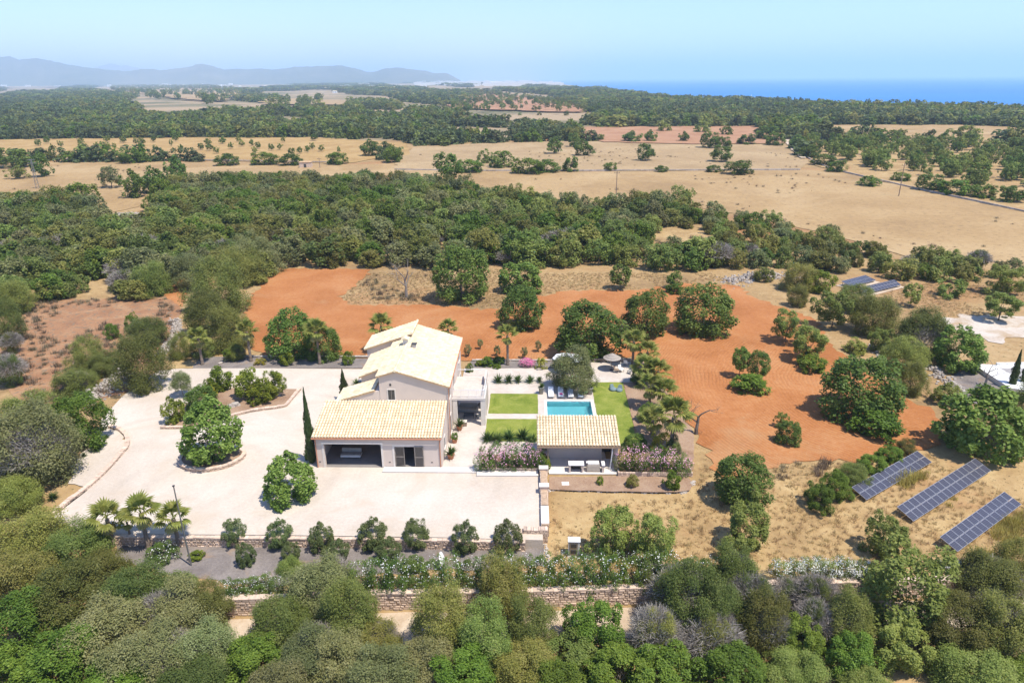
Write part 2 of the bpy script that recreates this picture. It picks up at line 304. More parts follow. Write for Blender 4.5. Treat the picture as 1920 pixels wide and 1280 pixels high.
# ------------------------------------------------------------------ plant prototypes (meshes shared by all copies)
def unit(v): return v / (np.linalg.norm(v, axis=1, keepdims=True) + 1e-9)
def leaf_quads(pos, nrm, ln, wd, rng, tint, droop=0.0):
    n = len(pos); r = rng.normal(size=(n, 3)); r[:, 2] -= droop
    a = unit(np.cross(nrm, r)); b = unit(np.cross(nrm, a))
    ln = ln[:, None]; wd = wd[:, None]
    v = np.stack([pos - a * ln * .5, pos + b * wd * .5, pos + a * ln * .5, pos - b * wd * .5], 1).reshape(-1, 3)
    return v, np.arange(4 * n).reshape(n, 4), tint
def crown_mesh(name, mat, seed, clumps, leaves, leaf, aspect=0.5, shell=(0.5, 0.88), crad=(0.2, 0.36), wob=0.2, dome=True, feather=1.2):
    """a crown of radius about 1: leaf-sized faces on many uneven clumps"""
    rng = np.random.default_rng(seed)
    i_ = np.arange(clumps) + .5; th_ = np.arccos(1 - 2 * i_ / clumps); az_ = math.pi * (1 + 5 ** .5) * i_
    d = unit(np.stack([np.sin(th_) * np.cos(az_), np.sin(th_) * np.sin(az_), np.cos(th_)], 1) + rng.normal(size=(clumps, 3)) * .28)
    ph = rng.uniform(0, 6.28, 6)
    w = 1 + wob * (np.sin(d[:, 0] * 2.3 + ph[0]) * np.sin(d[:, 1] * 2.7 + ph[1]) + 0.7 * np.sin(d[:, 2] * 3.1 + ph[2] + d[:, 0] * 2))
    rad = rng.uniform(shell[0] ** 2, shell[1] ** 2, clumps) ** .5
    c = d * (rad * w)[:, None]
    low = np.clip(-c[:, 2], 0, 1) if dome else np.zeros(clumps)
    c[:, :2] *= (1 + .55 * low)[:, None]
    cr_ = rng.uniform(*crad, clumps)
    ctint = rng.uniform(-.22, .22, clumps)
    k = rng.choice(clumps, leaves, p=cr_ ** 2 / (cr_ ** 2).sum())
    e = unit(rng.normal(size=(leaves, 3)) + 0.6 * unit(c)[k] + np.array([0, 0, .3]))
    p = c[k] + e * (cr_[k] * (rng.uniform(.35, 1.0, leaves) ** .4) * (.8 + (feather - .8) * rng.random(leaves) ** 1.6))[:, None]
    hr = np.percentile(np.hypot(p[:, 0], p[:, 1]), 96); z0_, z1_ = np.percentile(p[:, 2], (2, 98))
    p[:, :2] /= hr; p[:, 2] = (p[:, 2] - (z0_ + z1_) / 2) / ((z1_ - z0_) / 2)
    p[:, 2] = np.maximum(p[:, 2], -1.02)
    nr = unit(e * 0.55 + rng.normal(size=(leaves, 3)) * .5 + np.array([0, 0, .75]))
    ln = leaf * rng.uniform(.65, 1.35, leaves); t = np.clip(.5 + ctint[k] + rng.normal(size=leaves) * .2, 0, 1)
    v, f, t = leaf_quads(p, nr, ln, ln * aspect * rng.uniform(.8, 1.2, leaves), rng, t)
    me = mesh_obj('proto_' + name, v, f, M[mat], tint=t)
    return me
PR = {}
def fam(key, mat, n, seed, **k): PR[key] = [crown_mesh(key + str(i), mat, seed + i * 13, **k) for i in range(n)]
# near the estate
fam('carob', 'carob', 4, 100, clumps=120, leaves=10500, leaf=.085, aspect=.6, shell=(.62, .86), crad=(.14, .27), wob=.08)
fam('fig', 'fig', 3, 200, clumps=90, leaves=7000, leaf=.105, aspect=.75, shell=(.6, .86), crad=(.12, .25), wob=.08)
fam('olive', 'olive', 3, 300, clumps=64, leaves=32000, leaf=.055, aspect=.45, crad=(.16, .34), wob=.18, feather=1.6)
fam('wild', 'wild', 5, 400, clumps=70, leaves=34000, leaf=.052, aspect=.45, crad=(.14, .34), wob=.16, feather=1.6)
fam('mastic', 'mastic', 3, 500, clumps=60, leaves=17000, leaf=.064, aspect=.6, crad=(.14, .3), wob=.16)
fam('almond', 'almond', 4, 600, clumps=44, leaves=9500, leaf=.09, aspect=.48, crad=(.14, .3), wob=.28, dome=False)
fam('round', 'round', 3, 700, clumps=70, leaves=10000, leaf=.1, aspect=.4, crad=(.14, .26), wob=.06, dome=False)
fam('lemon', 'lemon', 3, 800, clumps=34, leaves=3800, leaf=.15, aspect=.5, crad=(.2, .34), wob=.12)
fam('yellow', 'yellow', 1, 850, clumps=26, leaves=2000, leaf=.13, aspect=.6, crad=(.2, .34))
# farther away: fewer, larger faces
fam('wildmid', 'wild', 6, 900, clumps=40, leaves=3000, leaf=.155, aspect=.55, crad=(.16, .36), wob=.16, feather=1.4)
fam('olivemid', 'olive', 3, 950, clumps=36, leaves=2800, leaf=.155, aspect=.5, crad=(.16, .36), wob=.14, feather=1.4)
fam('masticmid', 'mastic', 3, 1000, clumps=40, leaves=2800, leaf=.15, aspect=.6, crad=(.16, .34), wob=.16, feather=1.4)
fam('carobmid', 'carob', 3, 1050, clumps=34, leaves=2400, leaf=.165, aspect=.65, crad=(.18, .36), wob=.12)
fam('almondmid', 'almond', 4, 1100, clumps=26, leaves=1700, leaf=.19, aspect=.5, crad=(.16, .32), wob=.3, dome=False)
fam('pinefar', 'pine', 4, 1150, clumps=22, leaves=420, leaf=.3, aspect=.75, crad=(.25, .42), wob=.25)
fam('wildfar', 'wild', 4, 1200, clumps=22, leaves=420, leaf=.3, aspect=.75, crad=(.25, .42), wob=.25)
fam('masticfar', 'mastic', 2, 1250, clumps=22, leaves=420, leaf=.3, aspect=.75, crad=(.25, .42), wob=.25)

def twig_mesh(name, mat, seed, n, ln=.3, wd=.012):
    """grey leafless brush: fine twigs fanning out of a rounded bush"""
    rng = np.random.default_rng(seed); d = unit(rng.normal(size=(n, 3))); d[:, 2] = np.abs(d[:, 2]) * .9 - .25
    p = d * rng.uniform(.3, .95, n)[:, None]; dr = unit(d + rng.normal(size=(n, 3)) * .5 + np.array([0, 0, .4]))
    s = unit(np.cross(dr, rng.normal(size=(n, 3)))); L_ = (ln * rng.uniform(.5, 1.3, n))[:, None]
    v = np.stack([p - s * wd, p + s * wd, p + dr * L_ + s * wd * .3, p + dr * L_ - s * wd * .3], 1).reshape(-1, 3)
    return mesh_obj('proto_' + name, v, np.arange(4 * n).reshape(n, 4), M[mat], tint=rng.uniform(0, 1, n))
PR['dead'] = [twig_mesh('dead%d' % i, 'dead', 60 + i, 6500, .2, .008) for i in range(3)]
PR['deadmid'] = [twig_mesh('deadmid%d' % i, 'dead', 70 + i, 3000, .22, .013) for i in range(2)]

def branch_tree(seed, levels=4, n0=4, spread=.65, r0=.075, wig=.1, L0=.42):
    """bare trunk, limbs and twigs, height about 1"""
    rng = random.Random(seed); mb = MB()
    def grow(p, d, ln, r, lev):
        pts = [p]; rs = [r]; q = p
        for i in range(3):
            d = (d + Vector((rng.gauss(0, wig), rng.gauss(0, wig), rng.gauss(0, wig) + .03))).normalized(); q = q + d * (ln / 3); pts.append(q); rs.append(r * (1 - .13 * (i + 1)))
        mb.tube(pts, rs, 6 if lev > 2 else 4, cap=lev == 0)
        if lev > 0:
            for i in range(n0 if lev == levels else rng.choice((2, 3, 3))):
                ax = Vector((rng.gauss(0, 1), rng.gauss(0, 1), rng.gauss(0, .45))).normalized()
                grow(q if i < 2 else pts[2], (d * (1 - spread * .5) + ax * spread).normalized(), ln * rng.uniform(.55, .75), rs[-1] * .68, lev - 1)
    grow(Vector((0, 0, 0)), Vector((rng.gauss(0, .08), rng.gauss(0, .08), 1)).normalized(), L0, r0, levels)
    me = mesh_obj('proto_trunk', mb.v, mb.f, M['bark']); return me
PR['trunk'] = [branch_tree(s, 2, 4, .62, .07, .1, .55) for s in (1, 2, 3)]
PR['bare'] = [branch_tree(s, 5, 4, .6, .03, .13, .34) for s in (11, 12)]
for me in PR['bare']: me.materials[0] = M['greybark']
PR['stump'] = [branch_tree(s, 4, 3, .72, .034, .16, .32) for s in (21, 22)]

def pick(key, i=None):
    l = PR[key]; return l[int(RNG.integers(len(l)))] if i is None else l[i % len(l)]

def plant(name, X, Y, zg, w, h, clear, key, label, cat='tree', group=None, sink=0.12, trunk='trunk', var=None, lean=0.0):
    """w, h = crown width and height in metres; clear = trunk length below the crown"""
    e = empty(name, (X, Y, zg), RNG.uniform(0, 6.28), label, cat, group)
    me = pick(key, var)
    inst('crown', me, e, (lean, 0, clear + h / 2), (0, 0, 0), (w / 2 * (.97 if key in ('carob', 'fig') else 1.03), w / 2 * (.97 if key in ('carob', 'fig') else 1.03), h / 2 * 1.02))
    if key == 'dead': inst('green_shoots', pick('wild'), e, (w * .06, 0, h * .4), (0, 0, 1), (w * .36, w * .36, h * .36))
    if key == 'deadmid': inst('green_shoots', pick('wildmid'), e, (w * .06, 0, h * .42), (0, 0, 1), (w * .38, w * .38, h * .4))
    if key in ('wild', 'olive') and cat == 'tree' and w > 3 and RNG.random() < .3: inst('dead_twigs', pick('dead'), e, (RNG.uniform(-.2, .2) * w, RNG.uniform(-.2, .2) * w, clear + h * .52), (0, 0, 2), (w * RNG.uniform(.3, .42), w * RNG.uniform(.3, .42), h * .5))
    th = clear + h * .55
    inst('trunk', pick(trunk), e, (0, 0, -0.1), (0, 0, RNG.uniform(0, 6)), (max(.7, w * .28), max(.7, w * .28), th))
    return e
def T(name, cx, cy, w, h, key, label, clear=0.0, cat='tree', group=None, zg=None, var=None):
    """plant from the outline of its crown in the photograph (centre, width, height in pixels), standing on the land"""
    zc = 1.0; W = Hc = 2.0
    z0 = 0.0
    for _ in range(8):
        p = G(cx, cy, z0 + zc); dp = depth(p); s = F / dp
        z0 = float(land_z(p[0], p[1])) if zg is None else zg
        dv = ray(cx, cy); phi = math.asin(-dv[2] / np.linalg.norm(dv)); W = w / s
        Hc = math.sqrt(max((h / s) ** 2 - (W * math.sin(phi)) ** 2, (0.45 * W) ** 2)) / math.cos(phi)
        Hc = min(Hc, 1.25 * W)
        zc = clear / s + Hc / 2 * (0.92 if clear == 0 else 1)
    return plant(name, p[0], p[1], z0, W, Hc, clear / s - (0.04 * Hc if clear == 0 else 0), key, label, cat, group, var=var)

# ------------------------------------------------------------------ setting: land, sea, hills
COASTPX = [(2100, 226), (1920, 210), (1850, 205), (1760, 202), (1700, 204), (1640, 206), (1600, 207), (1560, 201), (1500, 196), (1400, 191), (1330, 189), (1290, 188), (1235, 185), (1190, 178), (1150, 172), (1110, 166), (1085, 162), (1062, 159), (1040, 156.3), (1000, 154.2)]
cw = [G(x, y + 0.0) for x, y in COASTPX]
CY = np.array([-50.0, 300] + [p[1] for p in cw] + [16000]); CX = np.array([700., 760] + [p[0] for p in cw] + [500])
o_ = np.argsort(CY); CY = CY[o_]; CX = CX[o_]
def coast_x(Y): return np.interp(Y, CY, CX)
def build_land():
    offs = np.concatenate([np.linspace(-44, -3, 22), [-2, -1.2, -.7, -.35, -.15, .05, .25, .5, 1], np.arange(2, 46, 1.0), np.arange(46, 120, 4), np.geomspace(120, 13500, 90)])
    us = np.linspace(0, 1, 150); V = []
    for o in offs:
        Ym = 45 + o; xl = -(130 + max(Ym, 0) * 1.15); xr = float(coast_x(Ym))
        # denser columns near the middle for close rows
        u = us if Ym > 200 else .5 + .5 * np.sign(us - .5) * np.abs(2 * us - 1) ** 2.2
        X = xl + (xr - xl) * u if Ym > 200 else np.where(u < .5, xl * (1 - 2 * u) , xr * (2 * u - 1))
        sh = 1 - sstep(20, 60, o)
        Y = Ym + (wall_y(X) - 45) * sh
        Z = land_z(X, Y)
        V.append(np.stack([X, Y, Z], 1))
        V[-1] = np.vstack([V[-1], [[X[-1] + 12 + Ym * .01, Ym, -40]]])
    nr, nc = len(V), len(V[0]); V = np.concatenate(V)
    i, j = np.meshgrid(np.arange(nr - 1), np.arange(nc - 1), indexing='ij'); a = (i * nc + j).ravel()
    Fq = np.stack([a, a + 1, a + nc + 1, a + nc], 1)
    ob = mesh_obj('land', V, Fq, M['land'], smooth=True); ob['kind'] = 'structure'
    ob.data.materials.append(M['forestfloor']); ob.data.materials.append(M['straw']); ctr = V[Fq].mean(1)
    idx = (ctr[:, 1] > 470).astype(np.int32); idx[(ctr[:, 0] > 2.5) & (ctr[:, 1] < 66)] = 2; ob.data.polygons.foreach_set('material_index', idx)
build_land()
SEAZ = -22.0
tag(mesh_obj('sea', [(-3000, 300, SEAZ), (34000, 300, SEAZ), (34000, 40000, SEAZ), (-12000, 40000, SEAZ)], [[0, 1, 2, 3]], M['sea']), kind='structure')

def hills(name, prof, D, dep, seed, mat='hill', base=156):
    rng = np.random.default_rng(seed); xs = np.arange(prof[0][0], prof[-1][0] + 1, 6.0)
    ys = np.interp(xs, [p[0] for p in prof], [p[1] for p in prof]) + rng.normal(size=len(xs)) * .35
    V = []; K = 9
    for x, y in zip(xs, ys):
        d = ray(x, y); t = D / d[1]; top = np.array([d[0] * t, D, CAMH + d[2] * t])
        for k in range(K):
            q = (k - (K - 1) / 2) / ((K - 1) / 2); fall = (1 - abs(q)) ** 1.25
            V.append((top[0] * (1 + q * dep / D), D + q * dep, -12 + max(top[2] + 12, 2) * fall * (1 + (0 if q == 0 else rng.normal() * .07))))
    n = len(xs); Fq = [[i * K + k, (i + 1) * K + k, (i + 1) * K + k + 1, i * K + k + 1] for i in range(n - 1) for k in range(K - 1)]
    tag(mesh_obj(name, V, Fq, M[mat], smooth=True), kind='structure')
hills('coastal_hills', [(-120, 112), (-40, 104), (0, 107), (18, 105.5), (35, 112), (55, 110.5), (70, 109), (95, 114.5), (130, 122), (160, 126), (200, 131), (240, 134), (262, 130.5), (280, 129), (300, 132), (340, 127.5), (356, 126), (366, 121), (378, 119.5), (400, 124.5), (420, 131), (436, 129.5), (465, 130), (490, 128.5), (510, 131), (550, 126), (580, 125), (600, 124.5), (640, 122.5), (660, 127), (690, 135), (700, 135.5), (725, 128), (745, 127), (775, 130.5), (800, 133.5), (815, 138), (838, 137), (855, 146), (868, 153)], 9500, 1500, 3)
hills('distant_ridge', [(120, 150), (160, 130), (185, 126), (204, 119.5), (216, 121), (228, 124.5), (236, 122.5), (262, 128), (300, 140), (330, 150)], 17500, 1500, 5)

def in_poly(px, py, poly):
    px = np.asarray(px); py = np.asarray(py); ins = np.zeros(px.shape, bool); n = len(poly); j = n - 1
    for i in range(n):
        xi, yi = poly[i][:2]; xj, yj = poly[j][:2]
        ins ^= ((yi > py) != (yj > py)) & (px < (xj - xi) * (py - yi) / (yj - yi + 1e-12) + xi); j = i
    return ins
FIELDS = []
def sheet(name, pxs, z, mat, jit=0.0, seg=None, world=False, seed=1, field=False, kind='structure'):
    """flat ground sheet from a photographed outline; jit = unevenness of its edge in metres"""
    rng = random.Random(seed)
    W = [np.array([p[0], p[1], z]) for p in pxs] if world else [G(x, y, z) for x, y in pxs]
    if field:
        ymid = sum(p[1] for p in pxs) / len(pxs); FIELDS.append([tuple(G(x, y + (9 if ymid < 215 and y > ymid else 0), z)[:2]) for x, y in pxs])
    pts = []
    for a, b in zip(W, W[1:] + W[:1]):
        ln = np.linalg.norm(b - a); k = max(1, int(ln / (seg or 2.0))) if jit else 1
        nrm_ = np.array([-(b - a)[1], (b - a)[0], 0]) / (ln + 1e-9)
        for i in range(k):
            q = a + (b - a) * i / k
            if jit: q = q + nrm_ * rng.gauss(0, jit) * (0.4 if i == 0 else 1)
            pts.append(q)
    o = mesh_obj(name, pts, [list(range(len(pts)))], M[mat])
    if o.data.polygons[0].normal.z < 0: o.data.flip_normals()
    return tag(o, kind=kind)

# fields, far to near (each a little above the one below)
sheet('far_field', [(880, 176), (955, 177), (1000, 184), (1060, 191), (1100, 196), (1098, 210), (1030, 209), (900, 204), (840, 203), (835, 194), (870, 186)], 1.6, 'redfield', 6, 20, field=True)
sheet('far_pale_field', [(212, 161), (390, 161), (470, 170), (405, 189), (330, 184), (270, 176), (205, 170)], 4.2, 'pale', 12, 40, field=True)
sheet('far_small_field', [(480, 186), (570, 185), (665, 190), (640, 196), (500, 195)], 2.2, 'pale', 8, 30, field=True)
sheet('distant_field', [(0, 158.5), (150, 158.5), (100, 163), (0, 164)], 4.2, 'pale', 20, 80, field=True)
sheet('red_farm_field', [(1085, 238), (1420, 236), (1470, 250), (1490, 268), (1300, 270), (1130, 266), (1070, 255)], 0.5, 'redfield', 1.5, 8, field=True, seed=3)
sheet('straw_strip', [(1480, 240), (1560, 234), (1800, 234), (1940, 240), (1940, 268), (1800, 266), (1680, 262), (1540, 256)], 0.5, 'stubble', 1.5, 8, field=True, seed=4)
sheet('orchard_ground', [(1490, 262), (1640, 262), (1940, 272), (1940, 398), (1720, 352), (1600, 326), (1530, 310)], 0.2, 'straw', .8, 6, field=True, seed=5)
sheet('golden_field', [(-40, 262), (300, 258), (600, 258), (760, 268), (770, 290), (640, 306), (300, 300), (-40, 298)], 0.15, 'gold', 1.0, 6, field=True, seed=6)
sheet('pale_field', [(750, 290), (780, 275), (920, 268), (1080, 264), (1300, 268), (1480, 268), (1520, 305), (1500, 318), (1250, 320), (900, 320), (740, 316)], 0.12, 'pale', .8, 6, field=True, seed=7)
sheet('stubble_field', [(870, 326), (1150, 322), (1520, 321), (1600, 328), (1720, 356), (1960, 405), (1960, 495), (1700, 480), (1560, 440), (1400, 405), (1250, 378), (1080, 385), (950, 372), (880, 348)], 0.06, 'stubble', .6, 4, field=True, seed=8)
sheet('left_stubble_field', [(-40, 305), (300, 303), (700, 308), (870, 318), (860, 330), (560, 330), (330, 335), (290, 380), (150, 412), (100, 395), (-40, 400)], 0.05, 'stubble', .6, 4, field=True, seed=9)
sheet('clearing', [(1225, 432), (1245, 415), (1320, 430), (1328, 472), (1215, 486)], 0.03, 'straw', .6, 3, field=True, seed=10)
sheet('scrubby_clearing', [(20, 552), (150, 562), (310, 548), (345, 560), (330, 625), (300, 690), (200, 745), (60, 770), (-20, 700)], 0.0, 'scrubsoil', .5, 2, seed=11)
REDPX = [(522, 503), (690, 505), (690, 512), (640, 558), (660, 572), (800, 572), (930, 580), (1000, 560), (1060, 545), (1200, 543), (1300, 530), (1380, 535), (1420, 560), (1475, 578), (1530, 600), (1560, 650), (1620, 690), (1700, 745), (1752, 770), (1770, 795), (1752, 836), (1660, 862), (1560, 864), (1480, 868), (1430, 880), (1400, 905), (1345, 905), (1335, 860), (1312, 815), (1280, 770), (1230, 710), (1185, 668), (1010, 676), (760, 676), (660, 665), (500, 668), (462, 640), (455, 600), (470, 560), (500, 520)]
sheet('red_soil_field', REDPX, 0.01, 'red', .42, .8, seed=12)
sheet('left_red_track', [(300, 540), (330, 505), (345, 500), (350, 545), (342, 575), (315, 560)], 0.02, 'red', .2, 1.0, seed=13)
sheet('chalky_clearing', [(1768, 598), (1800, 588), (1870, 592), (1960, 596), (1960, 622), (1905, 632), (1880, 645), (1850, 640), (1830, 628), (1790, 618)], 0.012, 'chalk', .55, 1.0, seed=14)
sheet('sandy_path', [(318, 692), (345, 640), (372, 640), (372, 690)], 0.0, 'straw', .2, 1, seed=15)

# driveway: a raised slab held by low stone walls
DRIVE = [(92, 974), (160, 922), (222, 862), (238, 838), (236, 818), (222, 806), (192, 801), (188, 788), (230, 742), (298, 694), (345, 690), (500, 690), (720, 692), (780, 800), (1000, 884), (1014, 888), (1018, 1012), (800, 1006), (500, 1002), (180, 1000)]
DW = [G(x, y, 0) for x, y in DRIVE]
mb = MB(); mb.hexa([(p[0], p[1], -1.3) for p in DW][::-1], [(p[0], p[1], 0) for p in DW][::-1]); tag(mb.build('gravel_driveway', M['gravel']), kind='structure')
bpy.data.objects['gravel_driveway'].data.update()
sheet('cactus_bed', [(150, 852), (134, 884), (128, 906), (160, 912), (200, 884), (226, 856), (239, 836), (237, 816), (220, 805), (186, 800), (178, 825)], 0.008, 'gravel', .25, .6, seed=16)
sheet('dark_gravel_bed', [(362, 686), (378, 668), (690, 672), (690, 690), (362, 690)], 0.012, 'darkgravel', 0, seed=17)
sheet('front_gravel_bed', [(225, 1052), (215, 1016), (600, 1020), (1022, 1020), (1028, 1058), (820, 1068), (640, 1082), (480, 1100), (380, 1088)], -0.93, 'darkgravel', .2, 1, seed=18)
LX = lambda x, y: ( -7.23 + x * math.cos(A_) + y * math.sin(A_), 61.54 - x * math.sin(A_) + y * math.cos(A_))
A_ = math.radians(1.6)
# lane beyond the wall, in front
sheet('dusty_lane', [(p[0], p[1] - 0.4) for p in WALLW] + [(p[0], p[1] - 3.6) for p in WALLW[::-1]], -2.27, 'lane', .15, 2, world=True, seed=19)
sheet('mulch_bed', [(1030, 893), (1160, 892), (1290, 893), (1299, 905), (1294, 918), (1270, 922), (1150, 921), (1030, 917)], -0.03, 'bark_mulch', .05, 1, seed=20)
sheet('dry_grass_slope', [(1030, 925), (1300, 928), (1318, 880), (1325, 845), (1440, 875), (1520, 868), (1660, 862), (1760, 838), (1940, 860), (1940, 1040), (1800, 1052), (1400, 1056), (1040, 1056)], -0.02, 'straw', .2, 1.2, seed=21) if False else None
# ------------------------------------------------------------------ estate frame: x right along the garage front, y away from the camera
EST = (-7.23, 61.54)
def W2(x, y, z=0.0): a = LX(x, y); return (a[0], a[1], z)
def rect(name, x0, x1, y0, y1, z, mat, jit=0, seg=None, seed=1):
    return sheet(name, [W2(x0, y0), W2(x1, y0), W2(x1, y1), W2(x0, y1)], z, mat, jit, seg, world=True, seed=seed)
def estate(name, x, y, label, cat, group=None, rz=0.0, z=0.0):
    a = LX(x, y); return empty(name, (a[0], a[1], z), -A_ + rz, label, cat, group)

# paving and lawns round the pool
PX0, PX1, PY0, PY1 = 11.0, 16.35, 6.2, 15.75
rect('house_terrace', 0.0, PX0, -0.75, 26.1, 0.006, 'paving')
rect('pool_front_paving', PX0, PX1, -0.75, PY0, 0.006, 'paving')
rect('pool_far_paving', PX0, PX1, PY1, 26.0, 0.006, 'paving')
rect('pool_side_paving', PX1, PX1 + 0.5, -0.75, 21.5, 0.006, 'paving')
rect('upper_terrace', PX1, 23.1, 21.5, 28.4, 0.006, 'paving')
rect('lawn_near_path', 3.95, 9.85, 5.6, 10.95, 0.022, 'lawn', .02, .5, 2)
rect('lawn_by_terrace', 4.0, 9.9, 12.3, 17.85, 0.022, 'lawn', .02, .5, 3)
sheet('lawn_beside_pool', [W2(PX1 + .35, 4.6), W2(20.5, 4.6), W2(20.7, 9.1), W2(21.0, 21.45), W2(16.9, 21.5)], 0.022, 'lawn', .03, .5, world=True, seed=4)
sheet('palm_bed', [W2(20.55, 0), W2(25.5, 0), W2(27.2, 8), W2(26, 20), W2(25.2, 28.6), W2(23.1, 28.6), W2(23.1, 21.5), W2(21.05, 21.45), W2(20.75, 9.1)], 0.015, 'bark_mulch', .08, .8, world=True, seed=5)
rect('rear_mulch_bed', 0.6, 17.4, 26.15, 28.6, 0.018, 'darkgravel', .06, 1, 6)

# low stone walls: real stones in one part over an earthy core
def stone_wall(name, pts, h, th, z0, label, mat='stone', coping=True, size=.34, rows=None, seed=3, cope=None):
    """pts: foot line in world metres"""
    rng = random.Random(seed); P0 = np.array(pts[0], float)
    e = empty(name, (P0[0], P0[1], z0), 0, label, 'wall'); core = MB(); st = MB(); cp = MB()
    Q = [np.array([p[0] - P0[0], p[1] - P0[1]]) for p in pts]
    nrm_ = []
    for i in range(len(Q)):
        d = Q[min(i + 1, len(Q) - 1)] - Q[max(i - 1, 0)]; d = d / np.linalg.norm(d); nrm_.append(np.array([-d[1], d[0]]))
    hh = h if hasattr(h, '__len__') else [h] * len(Q)
    for i in range(len(Q) - 1):
        a, b, na, nb = Q[i], Q[i + 1], nrm_[i], nrm_[i + 1]; k = th / 2 - .05
        core.hexa([(*(a - na * k), 0), (*(b - nb * k), 0), (*(b + nb * k), 0), (*(a + na * k), 0)], [(*(a - na * k), hh[i] - .04), (*(b - nb * k), hh[i + 1] - .04), (*(b + nb * k), hh[i + 1] - .04), (*(a + na * k), hh[i] - .04)])
        ln = np.linalg.norm(b - a); d = (b - a) / ln; H_ = (hh[i] + hh[i + 1]) / 2; nr = max(1, int(round((H_ - (.1 if coping else 0)) / (size * .55)))); rh = (H_ - (.1 if coping else 0)) / nr
        for side in (-1, 1):
            for r_ in range(nr):
                x = -rng.uniform(0, size * .5)
                while x < ln:
                    w_ = size * rng.uniform(.6, 1.4); x0, x1 = max(x, 0), min(x + w_ - .03, ln); x += w_
                    if x1 - x0 < .06: continue
                    tq0, tq1 = x0 / ln, x1 / ln; n0 = na * (1 - tq0) + nb * tq0; n1 = na * (1 - tq1) + nb * tq1
                    o0 = th / 2 - .12; o1 = th / 2 + rng.uniform(-.035, .03); z_0 = r_ * rh + rng.uniform(.0, .03); z_1 = (r_ + 1) * rh - rng.uniform(.01, .04)
                    p0 = a + d * x0 ; p1 = a + d * x1; s_ = rng.uniform(.015, .05)
                    st.hexa([(*(p0 + n0 * side * o0), z_0), (*(p1 + n1 * side * o0), z_0), (*(p1 + n1 * side * o0), z_1), (*(p0 + n0 * side * o0), z_1)][::side],
                            [(*(p0 + d * s_ + n0 * side * o1), z_0 + s_), (*(p1 - d * s_ + n1 * side * o1), z_0 + s_ * .6), (*(p1 - d * s_ * .7 + n1 * side * o1), z_1 - s_), (*(p0 + d * s_ + n0 * side * o1), z_1 - s_ * .7)][::side], rng.uniform(0, 1))
        if coping:
            x = 0
            while x < ln:
                w_ = size * rng.uniform(1.0, 2.0); x1 = min(x + w_ - .02, ln); p0, p1 = a + d * x, a + d * x1; k = th / 2 + rng.uniform(-.01, .04); t0, t1 = x / ln, x1 / ln; n0 = na * (1 - t0) + nb * t0; n1 = na * (1 - t1) + nb * t1; zt = H_ + rng.uniform(-.03, .02)
                cp.hexa([(*(p0 - n0 * k), H_ - .11), (*(p1 - n1 * k), H_ - .11), (*(p1 + n1 * k), H_ - .11), (*(p0 + n0 * k), H_ - .11)], [(*(p0 - n0 * k), zt), (*(p1 - n1 * k), zt), (*(p1 + n1 * k), zt), (*(p0 + n0 * k), zt)], rng.uniform(.3, 1)); x += w_
    core.build('core', M['mortar'], e); st.build('stones', M[mat], e, kind='stuff')
    if coping: cp.build('coping_stones', M[cope or 'palestone'], e, kind='stuff')
    return e
def px_line(pxs, z): return [G(x, y, z) for x, y in pxs]
def smooth_line(pts, n=6):
    P = [np.array(p, float) for p in pts]; out = []
    for i in range(len(P) - 1):
        p0, p1, p2, p3 = P[max(i - 1, 0)], P[i], P[i + 1], P[min(i + 2, len(P) - 1)]
        for k in range(n):
            t = k / n; out.append(.5 * ((2 * p1) + (-p0 + p2) * t + (2 * p0 - 5 * p1 + 4 * p2 - p3) * t * t + (-p0 + 3 * p1 - 3 * p2 + p3) * t ** 3))
    return out + [P[-1]]
stone_wall('road_wall', WALLW, 1.85, .55, -2.35, 'long dry stone wall beside the lane below the white oleander hedge', size=.42, cope='stone')
fr = smooth_line(px_line([(176, 1000), (340, 1003), (500, 1004), (800, 1008), (985, 1012)], 0), 2)
stone_wall('retaining_wall', [(p[0], p[1] - .18) for p in fr], .98, .36, -.97, 'low stone retaining wall along the front edge of the gravel driveway', size=.3, cope='stone')
stone_wall('kerb_wall', smooth_line(px_line([(96, 968), (130, 940), (165, 914), (198, 884), (226, 853), (239, 836), (237, 818), (224, 806), (205, 801)], 0), 3), .32, .42, -.02, 'low curved stone kerb on the left edge of the driveway', size=.3, cope='stone')
c_ = G(391, 868, 0)
ring = [(c_[0] + 3.25 * math.cos(t), c_[1] + 1.2 + (2.9 if math.sin(t) < 0 else 2.2) * math.sin(t)) for t in np.linspace(math.radians(160), math.radians(380), 22)]
stone_wall('planter_wall', ring, .42, .34, 0, 'curved stone planter wall around the large fig tree in the driveway', size=.28, cope='stone')
isl = [(c_[0] + 3.1 * math.cos(t), c_[1] + 1.2 + (2.75 if math.sin(t) < 0 else 2.1) * math.sin(t)) for t in np.linspace(0, 2 * math.pi, 24)[:-1]]
sheet('planter_soil', isl, .16, 'bark_mulch', world=True)
stone_wall('island_wall', px_line([(302, 803), (345, 803)], 0) , .3, .34, 0, 'short straight stone edge at the near tip of the citrus island', size=.3, cope='stone')
stone_wall('island_edge_wall', smooth_line(px_line([(424, 784), (470, 772), (520, 765), (536, 762)], 0), 2) + px_line([(563, 730)], 0), .32, .34, 0, 'stone edge wall bent round the right end of the citrus island', size=.3, cope='stone')
sheet('citrus_island_soil', [(306, 802), (345, 802), (400, 792), (425, 782), (470, 770), (535, 760), (560, 729), (480, 727), (400, 728), (372, 745), (330, 765)], .14, 'bark_mulch', .05, .8)
tw = [W2(-34.5, 27.0), W2(-33.6, 29.9), W2(-20, 29.9), W2(-10.5, 29.9)]
stone_wall('rear_bed_wall', tw[:2], .22, .3, 0, 'low stone edge at the left end of the dark gravel bed', size=.3)
